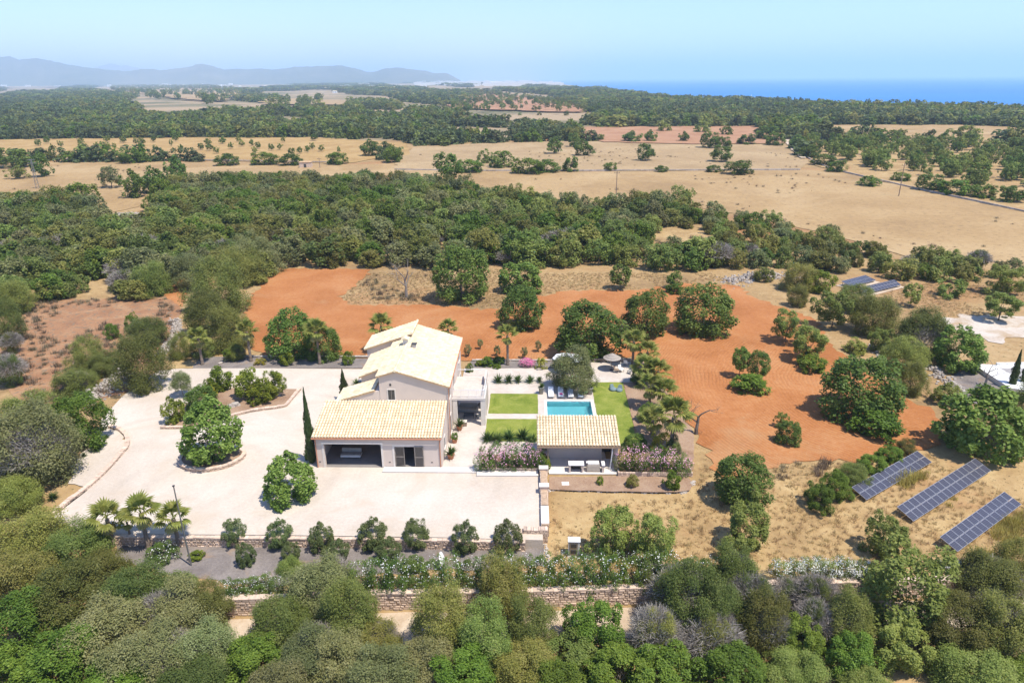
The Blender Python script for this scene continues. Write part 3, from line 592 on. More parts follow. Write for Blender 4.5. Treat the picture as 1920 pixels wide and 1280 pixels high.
stone_wall('rear_bed_edge', tw[1:], .24, .3, 0, 'long low stone edge behind the dark gravel bed with palms', size=.3)
stone_wall('rear_garden_edge', [W2(0.8, 28.7), W2(17.5, 28.7)], .22, .3, 0, 'low stone edge between rear garden bed and red soil', size=.3)
stone_wall('terrace_back_wall', [W2(17.5, 28.6), W2(23.0, 28.6)], .45, .3, 0, 'short stone wall behind the straw parasol terrace', size=.3)
# stepped wall between driveway and dry grass
e = estate('boundary_wall', 10.3, -0.9, 'stepped stone boundary wall with pale piers between driveway and dry grass', 'wall')
mb = MB(); [mb.box(-.28, .28, y0, y1, -1.2, zt) for y0, y1, zt in ((-3.2, -.4, .62), (-6.1, -3.65, .45), (-9.0, -6.1, .3))]; mb.build('core', M['mortar'], e)
mb = MB(); rg = random.Random(5)
for y0, y1, zt in ((-3.2, -.4, .6), (-6.1, -3.65, .43), (-9.0, -6.1, .28)):
    for sx in (-1, 1):
        z = -1.1
        while z < zt:
            y = y0
            while y < y1 - .08:
                w_ = min(rg.uniform(.2, .45), y1 - y); mb.box(min(sx * .24, sx * (.33 + rg.uniform(-.02, .03))), max(sx * .24, sx * (.33 + rg.uniform(-.02, .03))), y, y + w_ - .03, z, min(z + .17, zt), rg.random()); y += w_
            z += .19
mb.build('stones', M['stone'], e, kind='stuff')
for y in (-.2, -3.42): MB().box(-.42, .42, y - .28, y + .28, -.9, .75).build('pier', M['stone'], e); MB().box(-.47, .47, y - .33, y + .33, .752, .86).build('pier_cap', M['plaster_light'], e)
MB().box(-.36, .36, -8.9, -6.2, .304, .4).build('coping', M['plaster_light'], e)
e2 = estate('corner_wall', 9.0, -10.6, 'stepped stone corner block at the right end of the retaining wall', 'wall')
mb = MB(); rg = random.Random(9)
MB().box(-1.55, 1.5, -.12, .35, -.95, .04).build('core', M['mortar'], e2)
for xa, xb, zt in ((-1.6, -.6, .1), (-.6, 1.55, .38)):
    z = -.95
    while z < zt:
        x = xa
        while x < xb - .08:
            w_ = min(rg.uniform(.2, .42), xb - x); mb.box(x, x + w_ - .03, -.2 - rg.uniform(0, .05), .4, z, min(z + .16, zt), rg.random()); x += w_
        z += .18
mb.build('stones', M['stone'], e2, kind='stuff')

# ------------------------------------------------------------------ roofs of barrel tiles
def tile_roof(parent, a, b, c, d, pitch=.3, course=.4, name='roof', th=.1, seed=1, soffit=True):
    """a, b = eave from left to right seen from outside, c, d = top edge above b and a"""
    a, b, c, d = [np.array(q, float) for q in (a, b, c, d)]; rg = random.Random(seed)
    u = b - a; v = d - a; n = np.cross(u, v); n /= np.linalg.norm(n)
    if n[2] < 0: n = -n
    mb = MB(); mb.hexa([a - n * th, b - n * th, c - n * th, d - n * th], [a, b, c, d]); r_ = mb.build(name, M['tile_base'], parent)
    nu = max(3, int(np.linalg.norm(u) / pitch)); nv = max(2, int(np.linalg.norm(v) / course)); tl = MB(); rad = np.linalg.norm(u) / nu * .40
    ud = u / np.linalg.norm(u)
    for i in range(nu):
        for j in range(nv):
            t = rg.random(); base = []
            for k, (q, rr, lift) in enumerate(((j / nv, 1.08, .045), ((j + 1.12) / nv if j < nv - 1 else 1.0, .88, .0))):
                lo = a + (d - a) * q; hi = b + (c - b) * q; cc = lo + (hi - lo) * ((i + .5) / nu) + n * (.02 + lift) + ud * rg.uniform(-.012, .012)
                base += [cc + (ud * math.cos(s) + n * math.sin(s) * .85) * rad * rr for s in np.linspace(math.pi, 0, 6)]
            tl.add(base, [[m_, m_ + 1, m_ + 7, m_ + 6] for m_ in range(5)] + [[0, 1, 2, 3, 4, 5][::-1]], t)
    tl.build('roof_tiles', M['tile'], r_, kind='stuff')
    return r_
def ridge_tiles(parent, p, q, seed=2):
    p, q = np.array(p, float), np.array(q, float); k = max(2, int(np.linalg.norm(q - p) / .45)); mb = MB(); rg = random.Random(seed)
    for i in range(k): mb.tube([p + (q - p) * i / k, p + (q - p) * (i + 1.08) / k], [.16, .135], 8, rg.random())
    mb.build('ridge_tiles', M['tile'], parent, kind='stuff')
def profile(poly, y0, y1): m_ = MB(); return m_.hexa([(x, y0, z) for x, z in poly], [(x, y1, z) for x, z in poly])
def window(parent, x, y, z, w, h, face, pane='glass', rot=None):
    """window standing proud of a wall; face '-y' or '+x'"""
    f = MB(); t = .1
    def bx(m_, a0, a1, d0, d1, z0, z1):
        if face == '-y': m_.box(x + a0, x + a1, y - d1, y - d0, z0, z1)
        else: m_.box(x + d0, x + d1, y + a0, y + a1, z0, z1)
    bx(f, -w / 2 - t, -w / 2, -.02, .05, z - .02, z + h + t); bx(f, w / 2, w / 2 + t, -.02, .05, z - .02, z + h + t); bx(f, -w / 2, w / 2, -.02, .05, z + h, z + h + t)
    wi = f.build('window', M['plaster_light'], parent)
    s_ = MB(); bx(s_, -w / 2 - t - .05, w / 2 + t + .05, -.02, .12, z - .1, z - .022); s_.build('sill', M['plaster_light'], wi)
    p_ = MB(); bx(p_, -w / 2, w / 2, -.02, .012, z - .02, z + h); p_.build('pane', M[pane], wi)
    b_ = MB(); bx(b_, -.03, .03, .013, .035, z, z + h); b_.build('mullion', M['shutter'], wi)

# ------------------------------------------------------------------ villa
V = estate('villa', 0, 0, 'cream two storey country villa with pale tiled roofs and attached open garage', 'house')
pl = M['plaster']
# garage front wall with its two openings
g = MB(); th = .3; GH = 3.35
for x0, x1, z0, z1 in ((-12.8, -11.9, 0, GH), (-11.9, -6.1, 2.7, GH), (-6.1, -4.75, 0, GH), (-4.75, -2.75, 2.45, GH), (-2.75, 0, 0, GH)): g.box(x0, x1, 0, th, z0, z1)
g.build('garage_front_wall', pl, V)
g = MB(); g.hexa([(-.3, .302, 0), (0, .302, 0), (0, 5.6, 0), (-.3, 5.6, 0)], [(-.3, .302, GH + .05), (0, .302, GH + .05), (0, 5.6, 4.72), (-.3, 5.6, 4.72)]); g.build('garage_side_wall', pl, V)
g = MB(); g.hexa([(-12.8, .302, 0), (-12.5, .302, 0), (-12.5, 5.6, 0), (-12.8, 5.6, 0)], [(-12.8, .302, GH + .05), (-12.5, .302, GH + .05), (-12.5, 5.6, 4.72), (-12.8, 5.6, 4.72)]); g.build('garage_end_wall', pl, V)
MB().box(-12.5, -.3, 5.3, 5.58, 0, 4.5).build('garage_back_wall', M['plaster'], V)
MB().box(-5.5, -5.3, .302, 5.29, .003, 3.4).build('partition_wall', M['plaster'], V)
MB().box(-12.5, -.3, .05, 5.29, .004, .03).build('garage_floor', M['floor_in'], V)
tile_roof(V, (-13.05, -.22, 3.5), (.12, -.22, 3.5), (.12, 5.58, 4.86), (-13.05, 5.58, 4.86), seed=3)
MB().tube([(-13.0, -.3, 3.44), (.1, -.3, 3.44)], .075, 8).build('gutter', M['terracotta'], V)
for x in (-12.7, -.12): MB().tube([(x, -.3, 3.4), (x, -.07, 3.2), (x, -.07, .05)], .05, 8).build('downpipe', M['terracotta'], V)
f = MB(); f.box(-12.12, -11.9, -.04, .02, 0, 2.92); f.box(-6.1, -5.9, -.04, .02, 0, 2.92); f.box(-11.9, -6.1, -.04, .02, 2.7, 2.92); f.build('garage_door_surround', M['plaster_light'], V)
f = MB(); f.box(-4.95, -4.75, -.04, .02, 0, 2.66); f.box(-4.75, -2.7, -.04, .02, 2.45, 2.66); dr_ = f.build('door_surround', M['plaster_light'], V)
def shutter(parent, x0, x1, y, z0, z1):
    s_ = MB(); s_.box(x0, x0 + .09, y, y + .05, z0, z1); s_.box(x1 - .09, x1, y, y + .05, z0, z1)
    for zz in (z0, (z0 + z1) / 2 - .05, z1 - .1): s_.box(x0 + .09, x1 - .09, y, y + .05, zz, zz + .1)
    q = s_.build('shutter', M['shutter'], parent); l = MB(); z = z0 + .12
    while z < z1 - .12: l.add([(x0 + .09, y + .045, z), (x1 - .09, y + .045, z), (x1 - .09, y + .01, z + .06), (x0 + .09, y + .01, z + .06)], [[0, 1, 2, 3]]); z += .055
    l.build('slats', M['shutter'], q, kind='stuff')
shutter(dr_, -4.73, -3.76, .06, .04, 2.43); shutter(dr_, -2.72, -1.8, -.1, .04, 2.5)
for x in (-12.45, -5.3, -1.0): MB().box(x - .09, x + .09, -.03, .01, .62, .7).build('wall_vent', M['darkmetal'], V)
# main blocks
profile([(-7.1, 0), (.15, 0), (.15, 6.5), (-5.3, 8.2), (-7.1, 7.62)], 5.6, 20.0).build('main_wall', pl, V)
profile([(-9.85, 0), (-7.12, 0), (-7.12, 7.2), (-9.85, 6.1)], 9.0, 15.6).build('side_wing_wall', pl, V)
profile([(-10.6, 0), (-5.5, 0), (-5.5, 8.62), (-10.6, 6.82)], 15.62, 19.98).build('rear_wing_wall', pl, V)
profile([(-11.6, 0), (-7.13, 0), (-7.13, 5.98), (-7.7, 5.9), (-11.6, 4.72)], 5.61, 8.98).build('lean_to_wall', pl, V)
tile_roof(V, (.42, 5.35, 6.53), (.42, 20.25, 6.53), (-5.3, 20.25, 8.36), (-5.3, 5.35, 8.36), seed=4)
tile_roof(V, (-7.35, 15.55, 7.68), (-7.35, 5.35, 7.68), (-5.3, 5.35, 8.33), (-5.3, 15.55, 8.33), seed=5)
tile_roof(V, (-10.08, 15.6, 6.14), (-10.08, 8.75, 6.14), (-7.2, 8.75, 7.32), (-7.2, 15.6, 7.32), seed=6)
tile_roof(V, (-10.9, 20.25, 6.86), (-10.9, 15.4, 6.86), (-5.1, 15.4, 8.84), (-5.1, 20.25, 8.84), seed=7)
tile_roof(V, (-11.85, 8.9, 4.76), (-11.85, 5.5, 4.76), (-7.66, 5.5, 6.05), (-7.66, 8.9, 6.05), seed=8)
ridge_tiles(V, (-5.3, 5.3, 8.44), (-5.3, 15.3, 8.44)); ridge_tiles(V, (-5.1, 15.4, 8.92), (-5.1, 20.25, 8.92))
MB().box(-11.6, -7.12, 5.5, 5.6, 4.2, 4.25).build('lean_to_band', M['plaster_light'], V)
MB().tube([(.46, 5.4, 6.46), (.46, 20.2, 6.46)], .075, 8).build('gutter', M['terracotta'], V)
MB().tube([(.3, 5.45, 6.4), (.3, 5.48, 3.2), (.26, 5.5, .2)], .05, 8).build('downpipe', M['terracotta'], V)
ch = MB(); ch.box(-5.75, -5.25, 13.2, 13.7, 7.9, 8.95); cm = ch.build('chimney', M['plaster_light'], V)
c2 = MB(); c2.hexa([(-5.95, 13.0, 9.05), (-5.05, 13.0, 9.05), (-5.05, 13.9, 9.05), (-5.95, 13.9, 9.05)], [(-5.5, 13.0, 9.3), (-5.5, 13.0, 9.3), (-5.5, 13.9, 9.3), (-5.5, 13.9, 9.3)]); c2.build('chimney_cap', M['tile'], cm)
ch = MB(); ch.box(-4.6, -4.2, 12.7, 13.1, 7.7, 8.55); cm = ch.build('chimney', M['plaster_light'], V); MB().box(-4.7, -4.1, 12.6, 13.2, 8.56, 8.64).build('chimney_cap', M['darkmetal'], cm)
window(V, -5.85, 5.6, 5.0, .72, 1.15, '-y'); MB().box(-6.0, -5.8, 5.57, 5.61, 6.6, 6.85).build('wall_vent', M['darkmetal'], V)
for y, z, w_, h_ in ((7.2, 4.6, 1.0, 1.4), (11.5, 4.0, 1.1, 2.1), (17.5, 4.6, 1.0, 1.4), (7.2, .3, 1.0, 2.1), (2.6, 1.0, .8, 1.2), (18.2, .3, 1.2, 2.1)): window(V, .15 if y > 5.6 else 0.0, y, z, w_, h_, '+x', 'glass')
# porch with roof terrace
po = MB(); po.box(.155, 3.9, 9.2, 15.2, 3.22, 3.5); po.build('porch_roof', M['plaster_light'], V)
MB().box(.16, 3.75, 9.35, 15.05, 3.502, 3.53).build('terrace_floor', M['paving'], V)
for x, y in ((3.62, 9.5), (3.62, 12.1), (.45, 9.5)): MB().box(x - .25, x + .25, y - .25, y + .25, 0, 3.218).build('column', M['plaster_light'], V)
MB().box(3.5, 3.88, 13.2, 15.1, 0, 3.218).build('porch_side_wall', pl, V)
MB().box(3.58, 3.86, 12.6, 15.1, 3.504, 4.45).build('terrace_parapet', pl, V)
rl = MB(); rl.box(.3, 3.8, 9.28, 9.33, 4.42, 4.48); rl.box(3.78, 3.83, 9.33, 12.58, 4.42, 4.48); rl.box(.3, 3.5, 15.1, 15.15, 4.42, 4.48)
for x in np.arange(.3, 3.9, .87): rl.box(x - .02, x + .02, 9.29, 9.32, 3.5, 4.42)
for y in np.arange(9.9, 12.6, .9): rl.box(3.785, 3.825, y - .02, y + .02, 3.5, 4.42)
rr = rl.build('terrace_railing', M['white'], V, kind='stuff'); gl = MB()
for x in np.arange(.38, 3.7, .14): gl.box(x - .008, x + .008, 9.3, 9.315, 3.56, 4.42)
for y in np.arange(9.4, 12.5, .14): gl.box(3.8, 3.815, y - .008, y + .008, 3.56, 4.42)
gl.build('railing_bars', M['white'], rr, kind='stuff')
dw = MB(); dw.box(.1, .2, 10.2, 14.4, .05, 2.7); dd = dw.build('terrace_door', M['glass'], V)
for y in (10.2, 12.3, 14.4): MB().box(.2, .24, y - .05, y + .05, .05, 2.7).build('door_frame', M['shutter'], dd)

# steps in front of garage and planters
def slab(name, x0, x1, y0, y1, z0, z1, label, mat='plaster_light', cat='step'):
    e_ = estate(name, x0, y0, label, cat); mb_ = MB(); w_, d_ = x1 - x0, y1 - y0; b_ = .02
    mb_.hexa([(0, 0, z0), (w_, 0, z0), (w_, d_, z0), (0, d_, z0)], [(0, 0, z1 - b_), (w_, 0, z1 - b_), (w_, d_, z1 - b_), (0, d_, z1 - b_)]); mb_.build('riser', M[mat], e_)
    MB().hexa([(-.03, -.03, z1 - b_ + .002), (w_ + .03, -.03, z1 - b_ + .002), (w_ + .03, d_, z1 - b_ + .002), (-.03, d_, z1 - b_ + .002)], [(0, 0, z1 + .02), (w_, 0, z1 + .02), (w_, d_, z1 + .02), (0, d_, z1 + .02)]).build('tread', M[mat], e_)
slab('entrance_step', -5.9, 3.6, -.95, -.06, .0, .14, 'long pale stone step in front of the shuttered garage door')
slab('planter_step', 3.65, 9.75, -1.55, -.76, .0, .16, 'pale stone step below the pink oleander planter')
def planter(name, x0, x1, y0, y1, h, label):
    e_ = estate(name, x0, y0, label, 'planter'); w_, d_ = x1 - x0, y1 - y0; rg = random.Random(int(x0 * 10)); st = MB()
    MB().box(.06, w_ - .06, .06, d_ - .06, -.1, h - .08).build('soil', M['dirt_dark'], e_)
    z = -.1
    while z < h - .02:
        for (ax, n_, o_, s_) in (('x', w_, 0, 1), ('x', w_, d_, -1), ('y', d_, 0, 1), ('y', d_, w_, -1)):
            q = 0
            while q < n_ - .05:
                l_ = min(rg.uniform(.18, .4), n_ - q); j = rg.uniform(-.025, .02); t = .14
                if ax == 'x': st.box(q, q + l_ - .025, o_ - (j if s_ > 0 else t), o_ + (t if s_ > 0 else j), z, min(z + .15, h), rg.random())
                else: st.box(o_ - (j if s_ > 0 else t), o_ + (t if s_ > 0 else j), q + .15, min(q + l_ - .025, n_ - .15), z, min(z + .15, h), rg.random())
                q += l_
        z += .17
    st.build('stones', M['stone'], e_, kind='stuff'); return e_
planter('stone_planter', 3.85, 9.8, -.7, 2.2, .42, 'stone planter of pink oleander between terrace and pool house')
planter('stone_planter', 17.7, 25.1, -1.3, 1.2, .4, 'stone planter of pink oleander right of the pool house')

# ------------------------------------------------------------------ pool and pool house
pe = estate('swimming_pool', PX0, PY0, 'rectangular turquoise swimming pool beside the lawn', 'pool'); w_, d_ = PX1 - PX0, PY1 - PY0
b_ = MB(); b_.add([(0, 0, -1.45), (w_, 0, -1.45), (w_, d_, -1.45), (0, d_, -1.45), (0, 0, 0), (w_, 0, 0), (w_, d_, 0), (0, d_, 0)], [[0, 1, 2, 3], [0, 4, 5, 1], [1, 5, 6, 2], [2, 6, 7, 3], [3, 7, 4, 0]]); b_.build('basin', M['poolwall'], pe)
mesh_obj('water', [(.002, .002, -.14), (w_ - .002, .002, -.14), (w_ - .002, d_ - .002, -.14), (.002, d_ - .002, -.14)], [[0, 1, 2, 3]], M['water'], pe)
c_ = MB(); c_.box(-.35, 0, -.35, d_ + .35, -.05, .035); c_.box(w_, w_ + .35, -.35, d_ + .35, -.05, .035); c_.box(.002, w_ - .002, -.35, 0, -.05, .034); c_.box(.002, w_ - .002, d_, d_ + .35, -.05, .034); c_.build('coping', M['plaster_light'], pe)

PH = estate('pool_house', 9.75, -.35, 'small pool house with pale tiled lean-to roof and outdoor kitchen', 'shed')
tile_roof(PH, (-.1, 0, 2.8), (8.2, 0, 2.8), (8.2, 4.5, 3.92), (-.1, 4.5, 3.92), seed=12)
MB().box(-.1, 8.2, -.06, .06, 2.58, 2.69).build('eave_beam', M['wood'], PH)
MB().box(1.0, 6.6, 2.2, 2.45, 0, 3.1).build('back_wall', pl, PH)
MB().box(7.75, 8.0, .3, 4.3, 0, 2.6).build('end_wall', pl, PH); MB().box(.0, .2, 2.2, 4.3, 0, 3.0).build('end_wall', pl, PH)
MB().box(6.62, 7.74, 3.9, 4.1, 0, 3.4).build('store_back_wall', M['dark'], PH); MB().box(.2, 1.0, 4.0, 4.2, 0, 3.5).build('rear_wall', pl, PH)
MB().tube([(1.0, .2, 0), (1.0, .2, 2.7)], .06, 8).build('post', M['wood'], PH); MB().tube([(7.25, .1, .02), (7.45, .1, 2.62)], .05, 8, 0.5).build('post', M['white'], PH)
mbp = MB(); mbp.box(1.1, 7.9, -.72, 2.2, 0, .1); mbp.build('plinth', M['plaster_light'], PH)
ok = estate('outdoor_kitchen', 9.75 + 3.1, -.35 - .55, 'white outdoor kitchen counter on pale piers under pool house roof', 'counter')
for x in (.0, 1.28): MB().box(x, x + .18, 0, .7, .1, .92).build('pier', M['plaster'], ok)
MB().box(3.3, 3.52, 0, .7, .1, .92).build('pier', M['plaster'], ok)
MB().box(-.05, 1.5, -.05, .75, .922, 1.02).build('countertop', M['white'], ok); MB().box(3.25, 3.58, -.05, .75, .922, 1.02).build('countertop', M['white'], ok)
MB().box(1.75, 3.0, .42, .75, .922, 1.0).build('countertop', M['white'], ok); MB().box(.2, 1.25, .62, .68, .15, .9).build('back_panel', M['dark'], ok)
gc = estate('covered_grill', 9.75 + 5.55, -.35 - .1, 'barbecue grill under a beige cover in the outdoor kitchen', 'grill')
prof = [(.0, .1), (.62, .1), (.66, .3), (.62, .8), (.56, .98), (.3, 1.02), (.0, 1.02)]; mb = MB()
for k, (sx, z) in enumerate(((.62, .1), (.65, .32), (.62, .78), (.58, .98))): pass
rings = [[(sx * (1 if i in (1, 2) else -1) , sy * (1 if i > 1 else -1), z) for i in range(4)] for sx, sy, z in ((.60, .32, .1), (.66, .38, .3), (.63, .36, .8), (.57, .32, .99))]
for a_, b_ in zip(rings, rings[1:]): mb.hexa(a_, b_)
mb.build('cover', M['greyfabric'], gc).data.materials[0] = plain('beige_cover', (.42, .37, .3), .95, .12, 2, bump=.5)
MB().box(-.55, .55, -.3, .3, .992, 1.06).build('lid_top', M['white'], gc)

# loungers
def lounger(x, y, rz, label, towel=False):
    e_ = estate('sun_lounger', x, y, label, 'sun lounger', 'white sun loungers in a row behind the pool', rz)
    mt = MB(); mt.hexa([(-.33, -1.0, .3), (.33, -1.0, .3), (.33, .35, .3), (-.33, .35, .3)], [(-.33, -1.0, .4), (.33, -1.0, .4), (.33, .35, .4), (-.33, .35, .4)]); mt.build('mattress', M['fabric'], e_)
    bk = MB(); bk.hexa([(-.33, .352, .3), (.33, .352, .3), (.33, 1.0, .72), (-.33, 1.0, .72)], [(-.33, .352, .4), (.33, .352, .4), (.33, .95, .81), (-.33, .95, .81)]); bk.build('backrest', M['fabric'], e_)
    fr_ = MB(); fr_.box(-.37, -.33, -1.02, .5, .24, .3); fr_.box(.33, .37, -1.02, .5, .24, .3); fr_.box(-.33, .33, -1.02, -.98, .24, .298); fr_.build('frame', M['greyfabric'], e_)
    for sx in (-.35, .35):
        for sy in (-.9, .4): MB().box(sx - .025, sx + .025, sy - .025, sy + .025, .006, .239).build('leg', M['greyfabric'], e_)
    if towel:
        a = estate('pink_towel', x + .02, y - .45, 'pink towel lying on the second lounger from left', 'towel', z=.402); tt = MB(); tt.box(-.18, .2, -.2, .2, 0, .05); tt.box(-.1, .16, -.12, .16, .051, .09); tt.build('fold', M['pink'], a)
for i, (pxl, lab) in enumerate(((1032, 'leftmost white sun lounger behind the pool'), (1050.5, 'second white sun lounger from left holding a pink towel'), (1068, 'third white sun lounger from left behind the pool'), (1087, 'rightmost white sun lounger of the row behind the pool'))):
    lounger(11.55 + i * 1.22, 17.4, 0, lab, i == 1)
for k, (x, y, rz, lab) in enumerate(((19.45, 19.0, .5, 'nearer left faded teal lounge cushion on the right lawn'), (20.2, 18.8, -.5, 'nearer right faded teal lounge cushion on the right lawn'))):
    e_ = estate('bean_bag', x, y, lab, 'bean bag', 'teal bean bags on the lawn', rz); mb = MB()
    mb.lathe([(.05, 0), (.42, .02), (.47, .15), (.38, .3), (.12, .38)], 12); o = mb.build('cushion_body', M['slate'], e_, True)
    mb = MB(); mb.hexa([(-.35, .05, .12), (.35, .05, .12), (.3, .42, .12), (-.3, .42, .12)], [(-.2, .35, .72), (.2, .35, .72), (.2, .46, .7), (-.2, .46, .7)]); mb.build('back_cushion', M['slate'], e_)
# parasols
e_ = estate('straw_parasol', 20.0, 25.6, 'grey thatched parasol on the upper paved terrace', 'parasol')
MB().tube([(0, 0, 0), (0, 0, 2.25)], .045, 8).build('pole', M['wood'], e_)
mb = MB(); rg = random.Random(4)
for k in range(3): mb.lathe([(1.18 - .33 * k, 1.72 + .2 * k), (1.2 - .33 * k, 1.78 + .2 * k), (.7 - .3 * k if k < 2 else .05, 2.02 + .2 * k)], 18)
mb.build('canopy', M['thatch'], e_); MB().lathe([(.26, 0), (.26, .06), (.06, .1)], 12).build('base', M['darkmetal'], e_)
e_ = estate('white_parasol', 14.0, 25.4, 'large white parasol half hidden behind the olive tree', 'parasol')
MB().tube([(0, 0, 0), (0, 0, 2.2)], .04, 8).build('pole', M['metal'], e_); MB().lathe([(2.05, 1.75), (2.05, 1.8), (.05, 2.3)], 8).build('canopy', M['fabric'], e_); MB().box(-.35, .35, -.35, .35, 0, .08).build('base', M['darkmetal'], e_)
def chair(x, y, rz, label, mat='white', z=0, grp='garden chairs'):
    e_ = estate('garden_chair', x, y, label, 'chair', grp, rz, z); MB().box(-.28, .28, -.28, .28, .38, .46).build('seat', M[mat], e_)
    MB().hexa([(-.28, .28, .4), (.28, .28, .4), (.28, .34, .4), (-.28, .34, .4)], [(-.26, .4, .92), (.26, .4, .92), (.26, .45, .92), (-.26, .45, .92)]).build('backrest', M[mat], e_)
    for sx in (-.25, .25):
        for sy in (-.25, .25): MB().box(sx - .025, sx + .025, sy - .025, sy + .025, .006, .378).build('leg', M['metal'], e_)
chair(21.2, 24.9, .6, 'white garden chair nearest the straw parasol pole'); chair(22.3, 24.3, -2.3, 'white garden chair at the right edge of upper terrace', 'greyfabric'); chair(22.2, 27.2, 2.6, 'white garden chair by the far palms', 'white'); chair(20.6, 24.7, 1.2, 'brown cushioned garden chair under the straw parasol', 'wood')
# porch furniture
e_ = estate('porch_sofa', 1.6, 12.9, 'pale outdoor sofa in the shade of the porch', 'sofa'); MB().box(-1.0, 1.0, -.4, .4, .08, .42).build('seat', M['greyfabric'], e_); MB().box(-1.0, 1.0, .402, .6, .08, .85).build('backrest', M['greyfabric'], e_); [MB().box(s * 1.0 - (.0 if s > 0 else .18), s * 1.0 + (.18 if s > 0 else 0), -.4, .6, .08, .62).build('armrest', M['greyfabric'], e_) for s in (-1, 1)]
e_ = estate('porch_table', 1.8, 11.3, 'low dark table under the porch', 'table'); MB().box(-.6, .6, -.35, .35, .36, .42).build('table_top', M['darkfabric'], e_); [MB().box(x - .03, x + .03, y - .03, y + .03, 0.006, .358).build('leg', M['darkmetal'], e_) for x in (-.54, .54) for y in (-.29, .29)]
chair(2.9, 10.9, -1.2, 'dark blue armchair under the right of the porch', 'darkfabric', grp=None); chair(2.6, 13.6, -2.2, 'dark armchair at the back right of the porch', 'darkfabric', grp=None)
e_ = estate('wicker_box', 1.35, 9.3, 'beige wicker box at the porch edge beside a potted palm', 'box'); MB().box(-.38, .38, -.3, .3, .006, .5).build('body', M['wood'], e_); MB().box(-.4, .4, -.32, .32, .502, .56).build('lid', M['plaster_light'], e_)
# garage contents
e_ = estate('garage_sofa', -9.75, 2.0, 'three seat grey sofa inside the open garage', 'sofa'); MB().box(-1.05, 1.05, -.45, .4, .3, .42).build('base', M['fabric'], e_)
for i in range(3): MB().box(-1.03 + i * .69, -.36 + i * .69, -.43, .2, .422, .58).build('seat_cushion', M['greyfabric'], e_); MB().hexa([(-1.03 + i * .69, .2, .44), (-.36 + i * .69, .2, .44), (-.36 + i * .69, .42, .44), (-1.03 + i * .69, .42, .44)], [(-1.03 + i * .69, .3, .95), (-.36 + i * .69, .3, .95), (-.36 + i * .69, .45, .95), (-1.03 + i * .69, .45, .95)]).build('back_cushion', M['greyfabric'], e_)
[MB().box(x - .04, x + .04, y - .04, y + .04, .032, .299).build('leg', M['metal'], e_) for x in (-.95, .95) for y in (-.35, .3)]
e_ = estate('storage_shelf', -11.9, 4.6, 'dark storage shelf at the left inside the garage', 'shelf'); [MB().box(-.5, .5, -.25, .25, z, z + .04).build('shelf_board', M['wood'], e_) for z in (.4, 1.0, 1.6)]; [MB().box(x - .03, x + .03, -.25, .25, .032, 1.8).build('side_panel', M['dark'], e_) for x in (-.54, .54)]
e_ = estate('garage_cabinet', -6.9, 4.8, 'tall pale cabinet at the right inside the garage', 'cabinet'); MB().box(-.5, .5, -.3, .3, .032, 1.9).build('carcass', M['plaster'], e_); [MB().box(x, x + .47, -.33, -.302, .1, 1.85).build('door', M['plaster_light'], e_) for x in (-.48, .01)]

# potted plants
def spiky(seed, n, ln, wd, up=(.2, 1.2), droop=.35, seg=3):
    rg = random.Random(seed); mb = MB()
    for i in range(n):
        az = rg.uniform(0, 6.28); el = rg.uniform(*up); l_ = ln * rg.uniform(.75, 1.1); prev = None
        d = np.array([math.cos(az) * math.cos(el), math.sin(az) * math.cos(el), math.sin(el)]); s_ = np.array([-math.sin(az), math.cos(az), 0]); t = rg.random(); p = np.zeros(3); vs_ = []
        for k in range(seg + 1):
            q = k / seg; wk = wd * (1 - q) ** .7 * (1 if k else .6) + .002; vs_ += [p - s_ * wk, p + s_ * wk]; p = p + d * l_ / seg; d = d + np.array([0, 0, -droop * (q + .2)]); d /= np.linalg.norm(d)
        mb.add(vs_, [[2 * k, 2 * k + 1, 2 * k + 3, 2 * k + 2] for k in range(seg)], t)
    return mb
def proto(mb, name, mat): return mesh_obj('proto_' + name, mb.v, mb.f, M[mat], tint=mb.t)
PR['spiky'] = [proto(spiky(i, 90, 1.15, .075, (.1, 1.35), .3), 'spiky', 'cycad') for i in range(3)]
PR['yucca'] = [proto(spiky(20 + i, 60, 1.0, .035, (-.3, 1.4), .12), 'yucca', 'lemon') for i in range(2)]
def pot_plant(x, y, r, h, kind, size, label, mat='terracotta'):
    e_ = estate('potted_plant', x, y, label, 'plant', 'potted plants'); MB().lathe([(r * .7, 0.006), (r * .98, h * .85), (r * 1.1, h * .86), (r * 1.1, h), (r * .9, h), (r * .85, h * .9)], 14).build('pot', M[mat], e_, True)
    if kind == 'spiky': inst('leaves', pick('spiky'), e_, (0, 0, h * .92), (0, 0, 1), (size,) * 3)
    else: inst('leaves', pick(kind), e_, (0, 0, h + size * .7), (0, 0, 1), (size,) * 3)
pot_plant(1.0, 8.2, .35, .6, 'spiky', .85, 'terracotta pot with small palm at the porch corner')
pot_plant(.75, 5.3, .32, .5, 'carobmid', .4, 'terracotta pot with a clipped round shrub by the house wall')
pot_plant(.7, 1.9, .38, .6, 'spiky', .85, 'terracotta pot with small palm nearest the garage corner')
pot_plant(10.35, 17.9, .34, .95, 'spiky', .6, 'tall grey pot left of the sun loungers', 'greyfabric'); pot_plant(16.45, 17.8, .36, .95, 'spiky', .55, 'tall grey pot right of the sun loungers', 'greyfabric')

